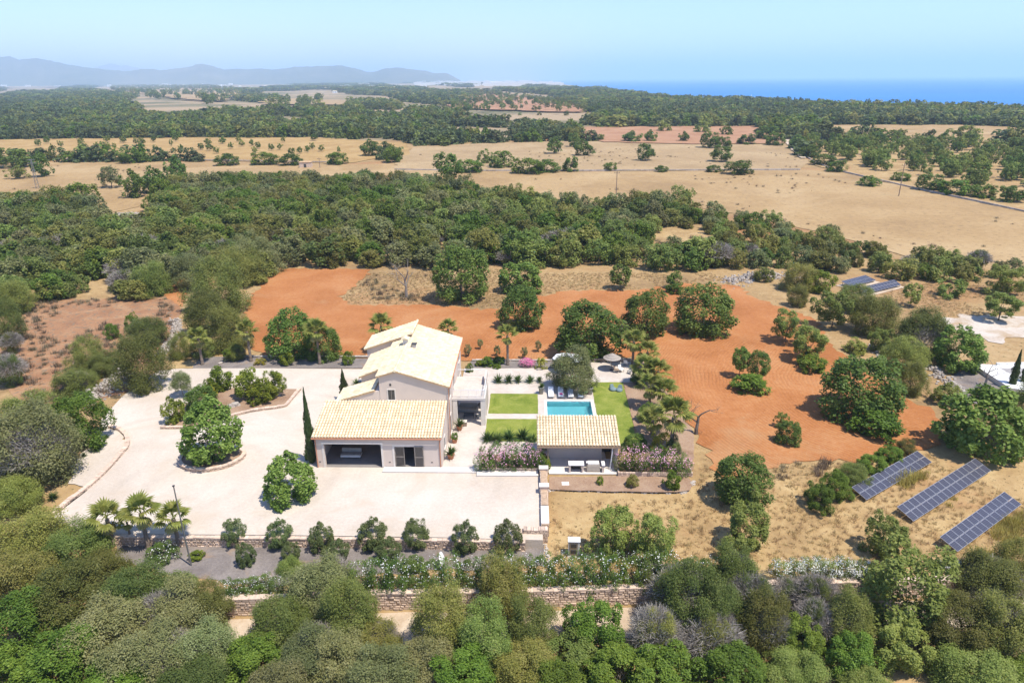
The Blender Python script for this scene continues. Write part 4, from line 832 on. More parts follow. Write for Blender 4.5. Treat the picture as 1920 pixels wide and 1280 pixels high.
# ------------------------------------------------------------------ solar arrays
def solar(name, bl, br, tl, cols, zb, label, group, plinth=False, rows=2):
    B0 = GL(*bl); B1 = GL(*br)
    for _ in range(4): B0 = G(*bl, float(land_z(B0[0], B0[1])) + zb); B1 = G(*br, float(land_z(B1[0], B1[1])) + zb)
    u = B1 - B0; Lr = np.linalg.norm(u); u = u / Lr; mw = Lr / cols; nh = np.array([-u[1], u[0], 0]); nh /= np.linalg.norm(nh); best = None
    for tilt in np.radians(np.arange(8, 36, 1.0)):
        for wf in np.arange(.8, 1.9, .05):
            Wd = mw * wf * rows; T_ = B0 + nh * Wd * math.cos(tilt) + np.array([0, 0, Wd * math.sin(tilt)]); q = T_ - np.array([0, 0, CAMH]); zc = q @ FWD
            u2, v2 = q[0] / zc, -(q @ UPV) / zc; px, py = 960 + F * (u2 * cr + v2 * sr), 640 + F * (-u2 * sr + v2 * cr); er = (px - tl[0]) ** 2 + (py - tl[1]) ** 2
            if best is None or er < best[0]: best = (er, tilt, wf)
    tilt = best[1]; ml = mw * best[2]; Wd = ml * rows; v = nh * math.cos(tilt) + np.array([0, 0, math.sin(tilt)]); v = v - u * (v @ u); v /= np.linalg.norm(v); w = np.cross(u, v)
    rot = Matrix(np.stack([u, v, w], 1).tolist()).to_euler(); foot = np.array([B0[0], B0[1], float(land_z(B0[0], B0[1]))]); e_ = empty(name, foot, 0, label, 'solar panels', group); o0 = B0 - foot
    mm = MB(); mm.box(.02, mw - .02, .02, ml - .02, -.03, 0); mod = mesh_obj('proto_mod', mm.v, mm.f, M['alu'])
    gm = MB(); gm.add([(.045, .045, .004), (mw - .045, .045, .004), (mw - .045, ml - .045, .004), (.045, ml - .045, .004)], [[0, 1, 2, 3]]); glm = mesh_obj('proto_glass', gm.v, gm.f, M['pv'])
    for r_ in range(rows):
        for c in range(cols): o = inst('solar_module', mod, e_, o0 + u * c * mw + v * r_ * ml, rot); inst('cell_glass', glm, o)
    for q in (.3, .7): MB().tube([o0 + v * Wd * q - w * .08, o0 + v * Wd * q - w * .08 + u * Lr], .04, 6).build('rail', M['metal'], e_)
    for i in range(max(3, cols // 3 + 1)):
        for q in (.12, .88):
            p = o0 + u * (.25 + (Lr - .5) * i / max(2, cols // 3)) + v * Wd * q - w * .06; MB().box(p[0] - .04, p[0] + .04, p[1] - .04, p[1] + .04, float(land_z(B0[0] + p[0] - o0[0], B0[1] + p[1] - o0[1])) - foot[2] - .1, p[2]).build('post', M['metal'], e_)
    if plinth:
        c4 = [o0 - u * .6 - nh * .5, o0 + u * (Lr + .6) - nh * .5, o0 + u * (Lr + .6) + nh * (Wd + .5), o0 - u * .6 + nh * (Wd + .5)]; MB().prism(c4, -.3, .12).build('plinth', M['lane'], e_)
    return e_
solar('solar_array', (1625, 937), (1748, 866), (1596, 912), 13, .4, 'ground mounted solar array nearest the diagonal hedge', 'solar arrays on the dry grass')
solar('solar_array', (1713, 977), (1859, 882), (1682, 949), 16, .4, 'longest ground mounted solar array, middle of the three rows', 'solar arrays on the dry grass')
solar('solar_array', (1796, 1034), (1916, 945), (1761, 1005), 13, .4, 'ground mounted solar array nearest the right corner, partly behind yellow weeds', 'solar arrays on the dry grass')
solar('far_solar_array', (1597, 537), (1643, 525), (1577, 527), 11, .5, 'rear blue solar array on a pale plinth beyond the field', 'distant solar arrays', True)
solar('far_solar_array', (1624, 550), (1690, 534), (1611, 539), 11, .5, 'nearer blue solar array on a pale plinth beyond the field', 'distant solar arrays', True)

# ------------------------------------------------------------------ small things
p = G(829, 1062, -.93); e_ = empty('satellite_dish', p, 0.55, 'white satellite dish standing on the dark gravel bed', 'satellite dish')
mb = MB(); mb.lathe([(.62, .0), (.64, .02), (.45, .1), (.2, .16), (.02, .18), (.02, .16), (.2, .14), (.44, .08)], 20); o = mb.build('dish', M['white'], e_, True); o.rotation_euler = (math.radians(72), 0, math.radians(52)); o.location = (0, 0, .75)
MB().tube([(0, 0, 0), (0, 0, .72)], .035, 8).build('mast', M['metal'], e_); MB().tube([(0, -.05, .3), (.35, -.45, .75)], .015, 6).build('feed_arm', M['metal'], e_); MB().box(.3, .4, -.5, -.4, .72, .82).build('feed_horn', M['white'], e_)
p = G(359, 1060, -.95); e_ = empty('lane_pole', (p[0], p[1], -.95), 0, 'tall thin grey metal pole in front of the driveway', 'pole'); MB().tube([(0, 0, 0), (-.15, .1, 3.8), (-.22, .2, 7.6)], [.075, .06, .05], 8).build('shaft', M['metal'], e_); MB().box(-.3, -.14, .12, .28, 7.6, 7.68).build('cap', M['darkmetal'], e_)
p = G(1076, 1043, -.95); e_ = empty('electric_cabinet', (p[0], p[1], -.97), -.05, 'grey electric meter cabinet standing on the dry grass', 'cabinet'); MB().box(-.48, .48, 0, .6, .06, 1.5).build('body', M['white'], e_).data.materials[0] = plain('grey_cabinet', (.5, .5, .49), .6, .06)
MB().box(-.55, .55, -.08, .68, 0, .058).build('base_slab', M['plaster_light'], e_); MB().box(-.4, .3, -.025, -.002, .12, 1.42).build('door', M['metal'], e_); MB().box(-.52, .52, -.05, .65, 1.502, 1.56).build('lid', M['white'], e_)
for z in (.35, .95): MB().box(-.28, .18, -.05, -.026, z, z + .35).build('meter_window', M['glass'], e_)
p = G(1060, 906, -.02); e_ = empty('manhole_cover', (p[0], p[1], -.03), 0, 'white manhole cover lying in the mulch bed', 'manhole'); MB().box(-.3, .3, -.25, .25, 0, .05).build('plate', M['white'], e_); MB().box(-.36, .36, -.31, .31, -.02, .02).build('rim', M['plaster_light'], e_)

def rocks(name, pxs, n, size, label, mat='palestone', spread=.6, zlift=.25, seed=1, z0=None, cat='rubble'):
    """heap or bank of loose stones along a line in the photograph"""
    rg = random.Random(seed); L_ = smooth_line([GL(x, y) for x, y in pxs], 5); base = L_[0]; e_ = empty(name, base, 0, label, cat); mb = MB(); big = MB()
    for i in range(n):
        k = rg.uniform(0, len(L_) - 1.001); j = int(k); q = L_[j] + (L_[j + 1] - L_[j]) * (k - j); off = np.array([rg.gauss(0, spread), rg.gauss(0, spread), 0]); r_ = size * rg.uniform(.4, 1.5)
        c = q + off - base; c[2] += max(0, zlift * (1.6 - np.linalg.norm(off) / (spread + .01)) * rg.random()) 
        ph = [rg.uniform(.7, 1.15) for _ in range(16)]; b1 = [(c[0] + r_ * ph[i_] * math.cos(i_ * 1.257), c[1] + r_ * ph[i_] * .8 * math.sin(i_ * 1.257), c[2] - r_ * .3) for i_ in range(5)]
        t1 = [(c[0] + r_ * .72 * ph[i_ + 5] * math.cos(i_ * 1.257 + .2), c[1] + r_ * .6 * ph[i_ + 5] * math.sin(i_ * 1.257 + .2), c[2] + r_ * (.35 + .3 * ph[i_ + 9] * .6)) for i_ in range(5)]
        mb.hexa(b1, t1, rg.random())
    mb.build('stones', M[mat], e_, kind='stuff'); return e_
rocks('rubble_bank', [(160, 752), (185, 738), (215, 718), (228, 705)], 700, .2, 'pale rubble stone bank on the left edge of the driveway', spread=.95, zlift=.9, seed=2)
rocks('rubble_wall', [(300, 668), (318, 645), (330, 620), (328, 602)], 420, .2, 'tumbled pale stone wall climbing behind the left bushes', spread=.6, zlift=.6, seed=3)
rocks('stone_heap', [(1365, 530), (1400, 522), (1430, 518), (1470, 520)], 380, .28, 'heap of pale boulders at the top corner of the red field', spread=1.3, zlift=.9, seed=4)
rocks('limestone_outcrop', [(165, 408), (210, 405), (245, 402), (268, 410)], 420, .4, 'white limestone outcrop beside the track in the left wood', spread=1.5, zlift=.5, seed=5)
rocks('stone_pile', [(1640, 650), (1665, 660)], 40, .3, 'few pale stones among the right bushes', spread=1, zlift=.3, seed=6)
rocks('rubble_bank', [(1745, 692), (1775, 716), (1800, 738)], 200, .22, 'pale rubble bank under the yellow green tree at right', spread=.7, zlift=.5, seed=7)
rocks('edging_stones', [(1030, 919), (1150, 922), (1265, 924), (1290, 917), (1300, 903)], 120, .16, 'line of white edging stones around the mulch bed', spread=.08, zlift=.05, seed=8, cat='edging')
rocks('edging_stones', [(1022, 1020), (1026, 1040), (1030, 1057)], 26, .16, 'short line of pale stones right of the dark gravel bed', spread=.08, zlift=.05, seed=9, cat='edging')
for (x, y), s_, lab in (((437, 765), .75, 'large white boulder in the citrus island'), ((523, 744), .3, 'small pale boulder at the right of the citrus island')):
    rocks('boulder', [(x, y), (x + 2, y)], 3, s_, lab, spread=.12, zlift=.1, seed=int(x), cat='boulder').location.z += .15

# neighbour house at the right edge
N0 = GL(1872, 735); e_ = empty('neighbour_house', (N0[0], N0[1], 0), .0, 'white flat roofed neighbouring building at the right edge', 'house')
def rel(px, py, z): q = G(px, py, z); return (q[0] - N0[0], q[1] - N0[1], z)
rf = [rel(x, y, .6) for x, y in ((1824, 682), (1868, 684), (1945, 684), (1945, 735), (1893, 727))]
mb = MB(); mb.hexa([(q[0], q[1], -.2) for q in rf][::-1], [(q[0], q[1], .6) for q in rf][::-1]); mb.build('wall', M['plaster_light'], e_)
mb = MB(); mb.hexa([(q[0], q[1], .602) for q in rf][::-1], [(q[0], q[1], .63) for q in rf][::-1]); mb.build('roof', M['white'], e_)
pr_ = [rel(x, y, .64) for x, y in ((1868, 684), (1960, 684))]; mb = MB(); mb.box(pr_[0][0], pr_[1][0], pr_[0][1] - .15, pr_[0][1] + .15, 0.635, .95); mb.build('parapet', M['white'], e_)
mb = MB(); mb.add([rel(1875, 690, .65), rel(1935, 690, .65), rel(1935, 708, .65), rel(1905, 706, .65)], [[0, 1, 2, 3]]); mb.build('roof_gravel', M['roofmembrane'], e_)
sheet('neighbour_yard', [(1790, 700), (1822, 690), (1890, 735), (1850, 760), (1790, 745)], .02, 'darkgravel', .1, 1)
ORD = 'first second third fourth fifth sixth seventh eighth ninth tenth eleventh twelfth thirteenth fourteenth fifteenth sixteenth seventeenth eighteenth nineteenth twentieth'.split(); TENS = {2: 'twenty', 3: 'thirty', 4: 'forty'}
def nth(i): return ORD[i] if i < 20 else TENS[(i + 1) // 10] + '-' + ORD[(i + 1) % 10 - 1] if (i + 1) % 10 else {3: 'thirtieth', 4: 'fortieth'}[(i + 1) // 10]
# ------------------------------------------------------------------ palms, cypresses, cycads, flowering shrubs
def fan_frond(seed, n=15, R=.74, pet=.7):
    rg = random.Random(seed); mb = MB(); s_ = np.array([0, 1., 0])
    pts = [np.array([pet * k / 4, 0, .10 * math.sin(k / 4 * 2.2)]) for k in range(5)]
    for k in range(4): mb.add([pts[k] - s_ * .022, pts[k] + s_ * .022, pts[k + 1] + s_ * .016, pts[k + 1] - s_ * .016], [[0, 1, 2, 3]], .8)
    c = pts[-1]
    for i in range(n):
        a = math.radians(-105 + 210 * i / (n - 1)); d = np.array([math.cos(a), math.sin(a), 0]); q = np.array([-math.sin(a), math.cos(a), 0]); l_ = R * (1 - .28 * abs(i / (n - 1) - .5) * 2) * rg.uniform(.92, 1.06); w_ = .075
        m1 = c + d * l_ * .55 + np.array([0, 0, -.02]); tp = c + d * l_ + np.array([0, 0, -.16 - rg.uniform(0, .08)])
        mb.add([c, m1 - q * w_ + np.array([0, 0, .03]), m1, m1 + q * w_ + np.array([0, 0, .03]), tp], [[0, 1, 2], [0, 2, 3], [1, 4, 2], [2, 4, 3]], rg.uniform(.2, .9))
    return mb
PR['frond'] = [proto(fan_frond(i), 'frond', 'palm') for i in range(3)]
PR['dryfrond'] = [proto(fan_frond(9 + i, 12, .5, .6), 'dryfrond', 'palm_dry') for i in range(2)]
def palm_trunk(seed):
    rg = random.Random(seed); mb = MB(); k = 14; mb.lathe([(.5 * (1.15 - .35 * min(1, i / 5)) * (1 + (.14 if i % 2 else 0)), i / k) for i in range(k + 1)], 10); return proto(mb, 'palmtrunk', 'palmbark')
PR['palmtrunk'] = [palm_trunk(1)]
def palm(name, bx, by, topy, label, size=1.0, zg=None, n=15, dry=6, rad=.2, group='fan palms'):
    p = GL(bx, by) if zg is None else G(bx, by, zg); dp = depth(p); s = F / dp; d = ray(bx, by); phi = math.asin(-d[2] / np.linalg.norm(d)); h = max(.6, (by - topy) / s / math.cos(phi))
    e_ = empty(name, p, RNG.uniform(0, 6), label, 'palm', group)
    inst('trunk', PR['palmtrunk'][0], e_, (0, 0, -.1), (0, 0, 0), (rad * 2, rad * 2, h + .1))
    for i in range(n):
        q = i / n; inst('frond', pick('frond'), e_, (0, 0, h - .12 * q), (RNG.normal() * .15, math.radians(-76 + 88 * q) + RNG.normal() * .08, i * 2.39996), (size * 1.0 * RNG.uniform(.9, 1.1),) * 3)
    for i in range(dry): inst('dry_frond', pick('dryfrond'), e_, (0, 0, h - .2), (RNG.normal() * .2, math.radians(38 + 28 * RNG.random()), i * 2.39996 + 1), (size * .9 * RNG.uniform(.85, 1.1),) * 3)
    return e_
palm('fan_palm', 213, 1022, 972, 'leftmost of the three tall fan palms in front of the driveway', 1.35, -.95)
palm('fan_palm', 279, 1028, 962, 'middle of the three tall fan palms in front of the driveway', 1.35, -.95)
palm('fan_palm', 336, 1024, 972, 'rightmost of three fan palms, behind the thin metal pole', 1.3, -.95)
palm('small_fan_palm', 243, 1000, 978, 'small young palm between the two left fan palms', .7, 0, 14, 4, .1)
palm('fan_palm', 380, 684, 634, 'leftmost fan palm of the dark gravel bed behind the driveway', 1.35)
palm('fan_palm', 471, 678, 622, 'second fan palm from left in the dark gravel bed', 1.4)
palm('fan_palm', 600, 683, 622, 'fan palm with yellow lower fronds in front of the round carob', 1.5, dry=14)
palm('fan_palm', 952, 685, 630, 'single fan palm in the rear garden bed right of the villa', 1.35)
palm('fan_palm', 718, 660, 612, 'greyish fan palm rising behind the villa roof on the left', 1.6)
palm('fan_palm', 842, 668, 618, 'fan palm showing above the right villa roof', 1.3)
palm('fan_palm', 1064, 672, 640, 'yellowish fan palm behind the white parasol', 1.5, dry=12)
palm('fan_palm', 1186, 684, 640, 'farthest fan palm of the row by the upper terrace', 1.5, dry=12)
palm('fan_palm', 1212, 692, 660, 'second farthest fan palm in the row along the red field', 1.4)
palm('fan_palm', 1206, 722, 690, 'short fan palm beside the garden chairs on the terrace', 1.45, dry=14)
palm('fan_palm', 1232, 728, 696, 'third fan palm on the red field side of the row', 1.4)
palm('fan_palm', 1217, 765, 726, 'bushy fan palm beside the middle of the right lawn', 1.5)
palm('fan_palm', 1242, 772, 734, 'fan palm next to red soil, fourth from the terrace', 1.45)
palm('fan_palm', 1258, 848, 782, 'tallest nearest fan palm of the row by the bare tree', 1.8, dry=14, rad=.24)
palm('fan_palm', 1222, 815, 788, 'low palm at the lawn edge in front of the row', 1.4, dry=4)

def cypress(bx, by, topy, wpx, label, zg=None):
    p = GL(bx, by) if zg is None else G(bx, by, zg); dp = depth(p); s = F / dp; d = ray(bx, by); phi = math.asin(-d[2] / np.linalg.norm(d)); h = (by - topy) / s / math.cos(phi); w = wpx / s
    e_ = empty('cypress_tree', p, RNG.uniform(0, 6), label, 'tree', 'cypresses'); inst('crown', PR['cypress'][0], e_, (0, 0, .15), (0, 0, 0), (w / 2, w / 2, h)); inst('trunk', pick('trunk'), e_, (0, 0, -.1), (0, 0, 0), (.6, .6, h * .6)); return e_
rng = np.random.default_rng(5); n = 5000; z = rng.uniform(0, 1, n); R_ = np.minimum(1, (1 - z) * 1.7 + .04) * np.minimum(1, z * 6 + .55); az = rng.uniform(0, 6.28, n) ; rr = R_ * rng.uniform(.55, 1.05, n) * (1 + .16 * np.sin(az * 3 + z * 17) + .12 * np.sin(az * 2 - z * 31))
P_ = np.stack([rr * np.cos(az), rr * np.sin(az), z], 1); nr = unit(np.stack([np.cos(az), np.sin(az), rng.normal(size=n) * .5], 1) + rng.normal(size=(n, 3)) * .4); ln = rng.uniform(.06, .16, n)
a = unit(np.cross(nr, rng.normal(size=(n, 3)))); b = unit(np.cross(nr, a)); sc_ = np.array([1, 1, .22]); LN = ln[:, None]
v = np.stack([P_ - a * LN * sc_, P_ + b * LN * .7 * sc_, P_ + a * LN * sc_ + np.array([0, 0, .02]), P_ - b * LN * .7 * sc_], 1).reshape(-1, 3)
PR['cypress'] = [mesh_obj('proto_cypress', v, np.arange(4 * n).reshape(n, 4), M['cypress'], tint=rng.uniform(0, 1, n))]
cypress(586, 868, 738, 16, 'tall narrow cypress at the left corner of the garage')
cypress(647, 752, 696, 15, 'narrow cypress left of the villa above the garage roof')
cypress(1896, 728, 658, 13, 'slim cypress beside the white building at right edge'); cypress(1917, 724, 664, 12, 'slim cypress cut by the right edge of picture')
T('climbing_vine', 581, 850, 24, 44, 'mastic', 'dark climbing vine at the foot of the garage cypress', cat='vine')

def rosette(name, px, py, wpx, label, key='spiky', cat='plant', grp=None, zg=None, sz=1.0):
    p = GL(px, py) if zg is None else G(px, py, zg); s = F / depth(p); w = wpx / s / 2; e_ = empty(name, p, RNG.uniform(0, 6), label, cat, grp)
    inst('leaves', pick(key), e_, (0, 0, .12), (0, 0, 0), (w * 1.35, w * 1.35, w * 1.35 * sz)); m_ = MB(); m_.lathe([(.1, -.05), (.13, .1), (.08, .22)], 8); m_.build('stem', M['palmbark'], e_); return e_
for i, (x, w_) in enumerate(((934, 20), (953, 20), (972, 19), (994, 18), (1012, 15))): rosette('cycad', x, 716, w_, '%s cycad from the left in the row on the pool terrace' % ('first second third fourth fifth'.split()[i]), grp='cycads in a row on the terrace', zg=.01)
for i, (x, y, w_, lab) in enumerate(((915, 826, 26, 'dark cycad behind the left end of the pink oleander'), (933, 829, 26, 'spiky yucca behind the pink oleander, second from left'), (955, 824, 28, 'round cycad behind the pink oleander, left of two'), (979, 822, 28, 'round cycad behind the pink oleander, right of two'), (998, 828, 22, 'spiky plant touching the pool house roof corner'))): rosette('cycad', x, y, w_, lab, grp='cycads behind the oleander')
rosette('yucca', 53, 962, 26, 'single yucca under the left olive tree', 'yucca'); rosette('agave', 100, 937, 20, 'green agave clump beside the left kerb', 'spiky')
for i, (x, y, w_, lab) in enumerate(((184, 845, 20, 'prickly pear clump in the pale cactus bed'), (200, 822, 9, 'small grey cactus at the top of the cactus bed'), (158, 856, 10, 'small agave low in the pale cactus bed'), (662, 748, 18, 'spiky yucca beside the villa cypress'), (670, 724, 20, 'spiky plant at the left wall of the villa'), (385, 800, 14, 'grass tuft at the near tip of the citrus island'))): rosette('agave', x, y, w_, lab)
for i, (x, y, w_, lab) in enumerate(((878, 660, 18, 'first'), (900, 648, 14, 'second'), (932, 660, 16, 'third'), (983, 664, 16, 'fourth'), (1009, 652, 16, 'fifth'))): T('young_olive_tree', x, y - 5, w_ * .8, 19, 'olivemid', '%s young olive sapling from the villa along the red soil' % lab, 6, group='olive saplings behind the rear bed')
for (x, y, w_, h_, k, lab) in ((898, 681, 16, 12, 'lemon', 'small yellow green bush left in the rear bed'), (914, 678, 24, 20, 'masticmid', 'dark spreading bush in the rear bed by the villa'), (934, 676, 22, 18, 'masticmid', 'dark bush left of the rear garden palm'), (932, 687, 16, 9, 'lemon', 'low bright bush at the front of the rear bed'), (880, 690, 14, 22, 'carobmid', 'green shrub at the rear right corner of the villa'), (1015, 682, 22, 22, 'yellow', 'olive brown shrub right of the magenta flowers')): T('shrub', x, y, w_, h_, k, lab, cat='shrub')

# flowering hedges
def flower_mesh(name, petal, seed, leaves, flowers, leafm='carob', leaf=.1, fl=.09):
    rng = np.random.default_rng(seed); me = crown_mesh(name + 'l', leafm, seed, 40, leaves, leaf, .3, crad=(.2, .36), wob=.15)
    d = unit(rng.normal(size=(flowers, 3)) + np.array([0, -.2, .5])); cl = unit(rng.normal(size=(14, 3)) + np.array([0, -.2, .6])); k = rng.integers(14, size=flowers); d = unit(np.where(rng.random((flowers, 1)) < .6, cl[k] + rng.normal(size=(flowers, 3)) * .16, d)); p = d * rng.uniform(.86, 1.12, flowers)[:, None]
    ln = rng.uniform(.6, 1.3, flowers) * fl; v, f, t = leaf_quads(p, unit(d + rng.normal(size=(flowers, 3)) * .4), ln, ln * .9, rng, np.ones(flowers)); return me, mesh_obj('proto_' + name + 'f', v, f, M[petal])
FL = {'white': [flower_mesh('wo%d' % i, 'petal_white', 31 + i, 3000, 120, 'carob', .13, .065) for i in range(2)], 'whitemass': [flower_mesh('wm%d' % i, 'petal_white', 41 + i, 2600, 620, 'almond', .13, .085) for i in range(2)], 'pink': [flower_mesh('po%d' % i, 'petal_pink', 51 + i, 2800, 240, 'carob', .13, .09) for i in range(3)], 'magenta': [flower_mesh('mg', 'petal_magenta', 61, 600, 900, 'carob', .14, .13)]}
def blossom(name, cx, cy, w, h, key, label, group=None, zg=None):
    zc = .6; z0 = 0
    for _ in range(5):
        p = G(cx, cy, z0 + zc); s = F / depth(p); z0 = float(land_z(p[0], p[1])) if zg is None else zg; W = w / s; d = ray(cx, cy); phi = math.asin(-d[2] / np.linalg.norm(d)); Hc = math.sqrt(max((h / s) ** 2 - (W * .7 * math.sin(phi)) ** 2, (.5 * W) ** 2)) / math.cos(phi); Hc = min(Hc, 1.3 * W); zc = Hc / 2
    e_ = empty(name, (p[0], p[1], z0), RNG.normal() * .3, label, 'shrub', group); a, b = FL[key][int(RNG.integers(len(FL[key])))]
    for nm, me in (('leaves', a), ('flowers', b)):
        o = inst(nm, me, e_, (0, 0, Hc * .46), (0, 0, 0), (W / 2, W / 2 * .9, Hc / 2))
        if nm == 'flowers': o['kind'] = 'stuff'
    bpy.data.objects[e_.name]; inst('stem', pick('trunk'), e_, (0, 0, -.1), (0, 0, 0), (.5, .5, Hc * .5)); return e_
hx = [(680, 1083), (712, 1081), (745, 1079), (778, 1078), (812, 1078), (846, 1077), (880, 1076), (915, 1075), (948, 1074), (982, 1072), (1016, 1071), (1050, 1071), (1084, 1072), (1118, 1072), (1152, 1070), (1186, 1069), (1220, 1069), (1254, 1068)]
for i, (x, y) in enumerate(hx): blossom('white_oleander', x, y - 4, 58, 58 + 6 * (i % 3), 'white', nth(i) + ' white oleander from the left in the long hedge above lane wall', 'white oleanders of the hedge above the lane')
for i, x in enumerate((1290, 1325, 1360)): blossom('white_oleander', x, 1068, 52, 52, 'white', nth(i) + ' white oleander half hidden behind the grey brush', 'white oleanders of the hedge above the lane')
for i, x in enumerate(range(1465, 1630, 23)): blossom('white_oleander', x + RNG.uniform(-6, 6), 1066 - i * .4 + RNG.uniform(-4, 5), RNG.uniform(36, 50), RNG.uniform(38, 48), 'whitemass', nth(i) + ' oleander from the left massed with white blossom', 'oleanders massed with white blossom')
for i, x in enumerate((1775, 1805, 1840, 1868)): blossom('white_oleander', x, 1059, 30, 22, 'whitemass', nth(i) + ' white blossoming oleander from the left below the solar arrays', 'white oleanders below the solar arrays')
for i, (x, y, w_) in enumerate(((420, 1104, 40), (445, 1100, 40), (472, 1096, 44), (498, 1090, 40), (520, 1097, 36))): blossom('white_oleander', x, y, w_, 36, 'white', nth(i) + ' sparse white oleander behind the left end of lane wall', 'white oleanders at the left end')
blossom('white_oleander', 303, 1033, 62, 40, 'white', 'round white flowering oleander by the third fan palm')
for i, (x, y, w_, h_) in enumerate(((906, 858, 38, 44), (930, 852, 44, 50), (958, 852, 48, 52), (987, 852, 46, 50), (1008, 858, 34, 44))): blossom('pink_oleander', x, y, w_, h_, 'pink', '%s pink oleander from the left in the terrace planter' % 'first second third fourth fifth'.split()[i], 'pink oleanders left of the pool house', .2)
for i, (x, y, w_, h_) in enumerate(((1170, 858, 40, 44), (1198, 856, 44, 52), (1228, 860, 44, 46), (1255, 860, 46, 46), (1280, 868, 38, 40))): blossom('pink_oleander', x, y, w_, h_, 'pink', '%s pink oleander from the left beyond the pool house' % 'first second third fourth fifth'.split()[i], 'pink oleanders right of the pool house', .2)
blossom('bougainvillea', 988, 679, 30, 9, 'magenta', 'magenta bougainvillea in the rear garden bed')

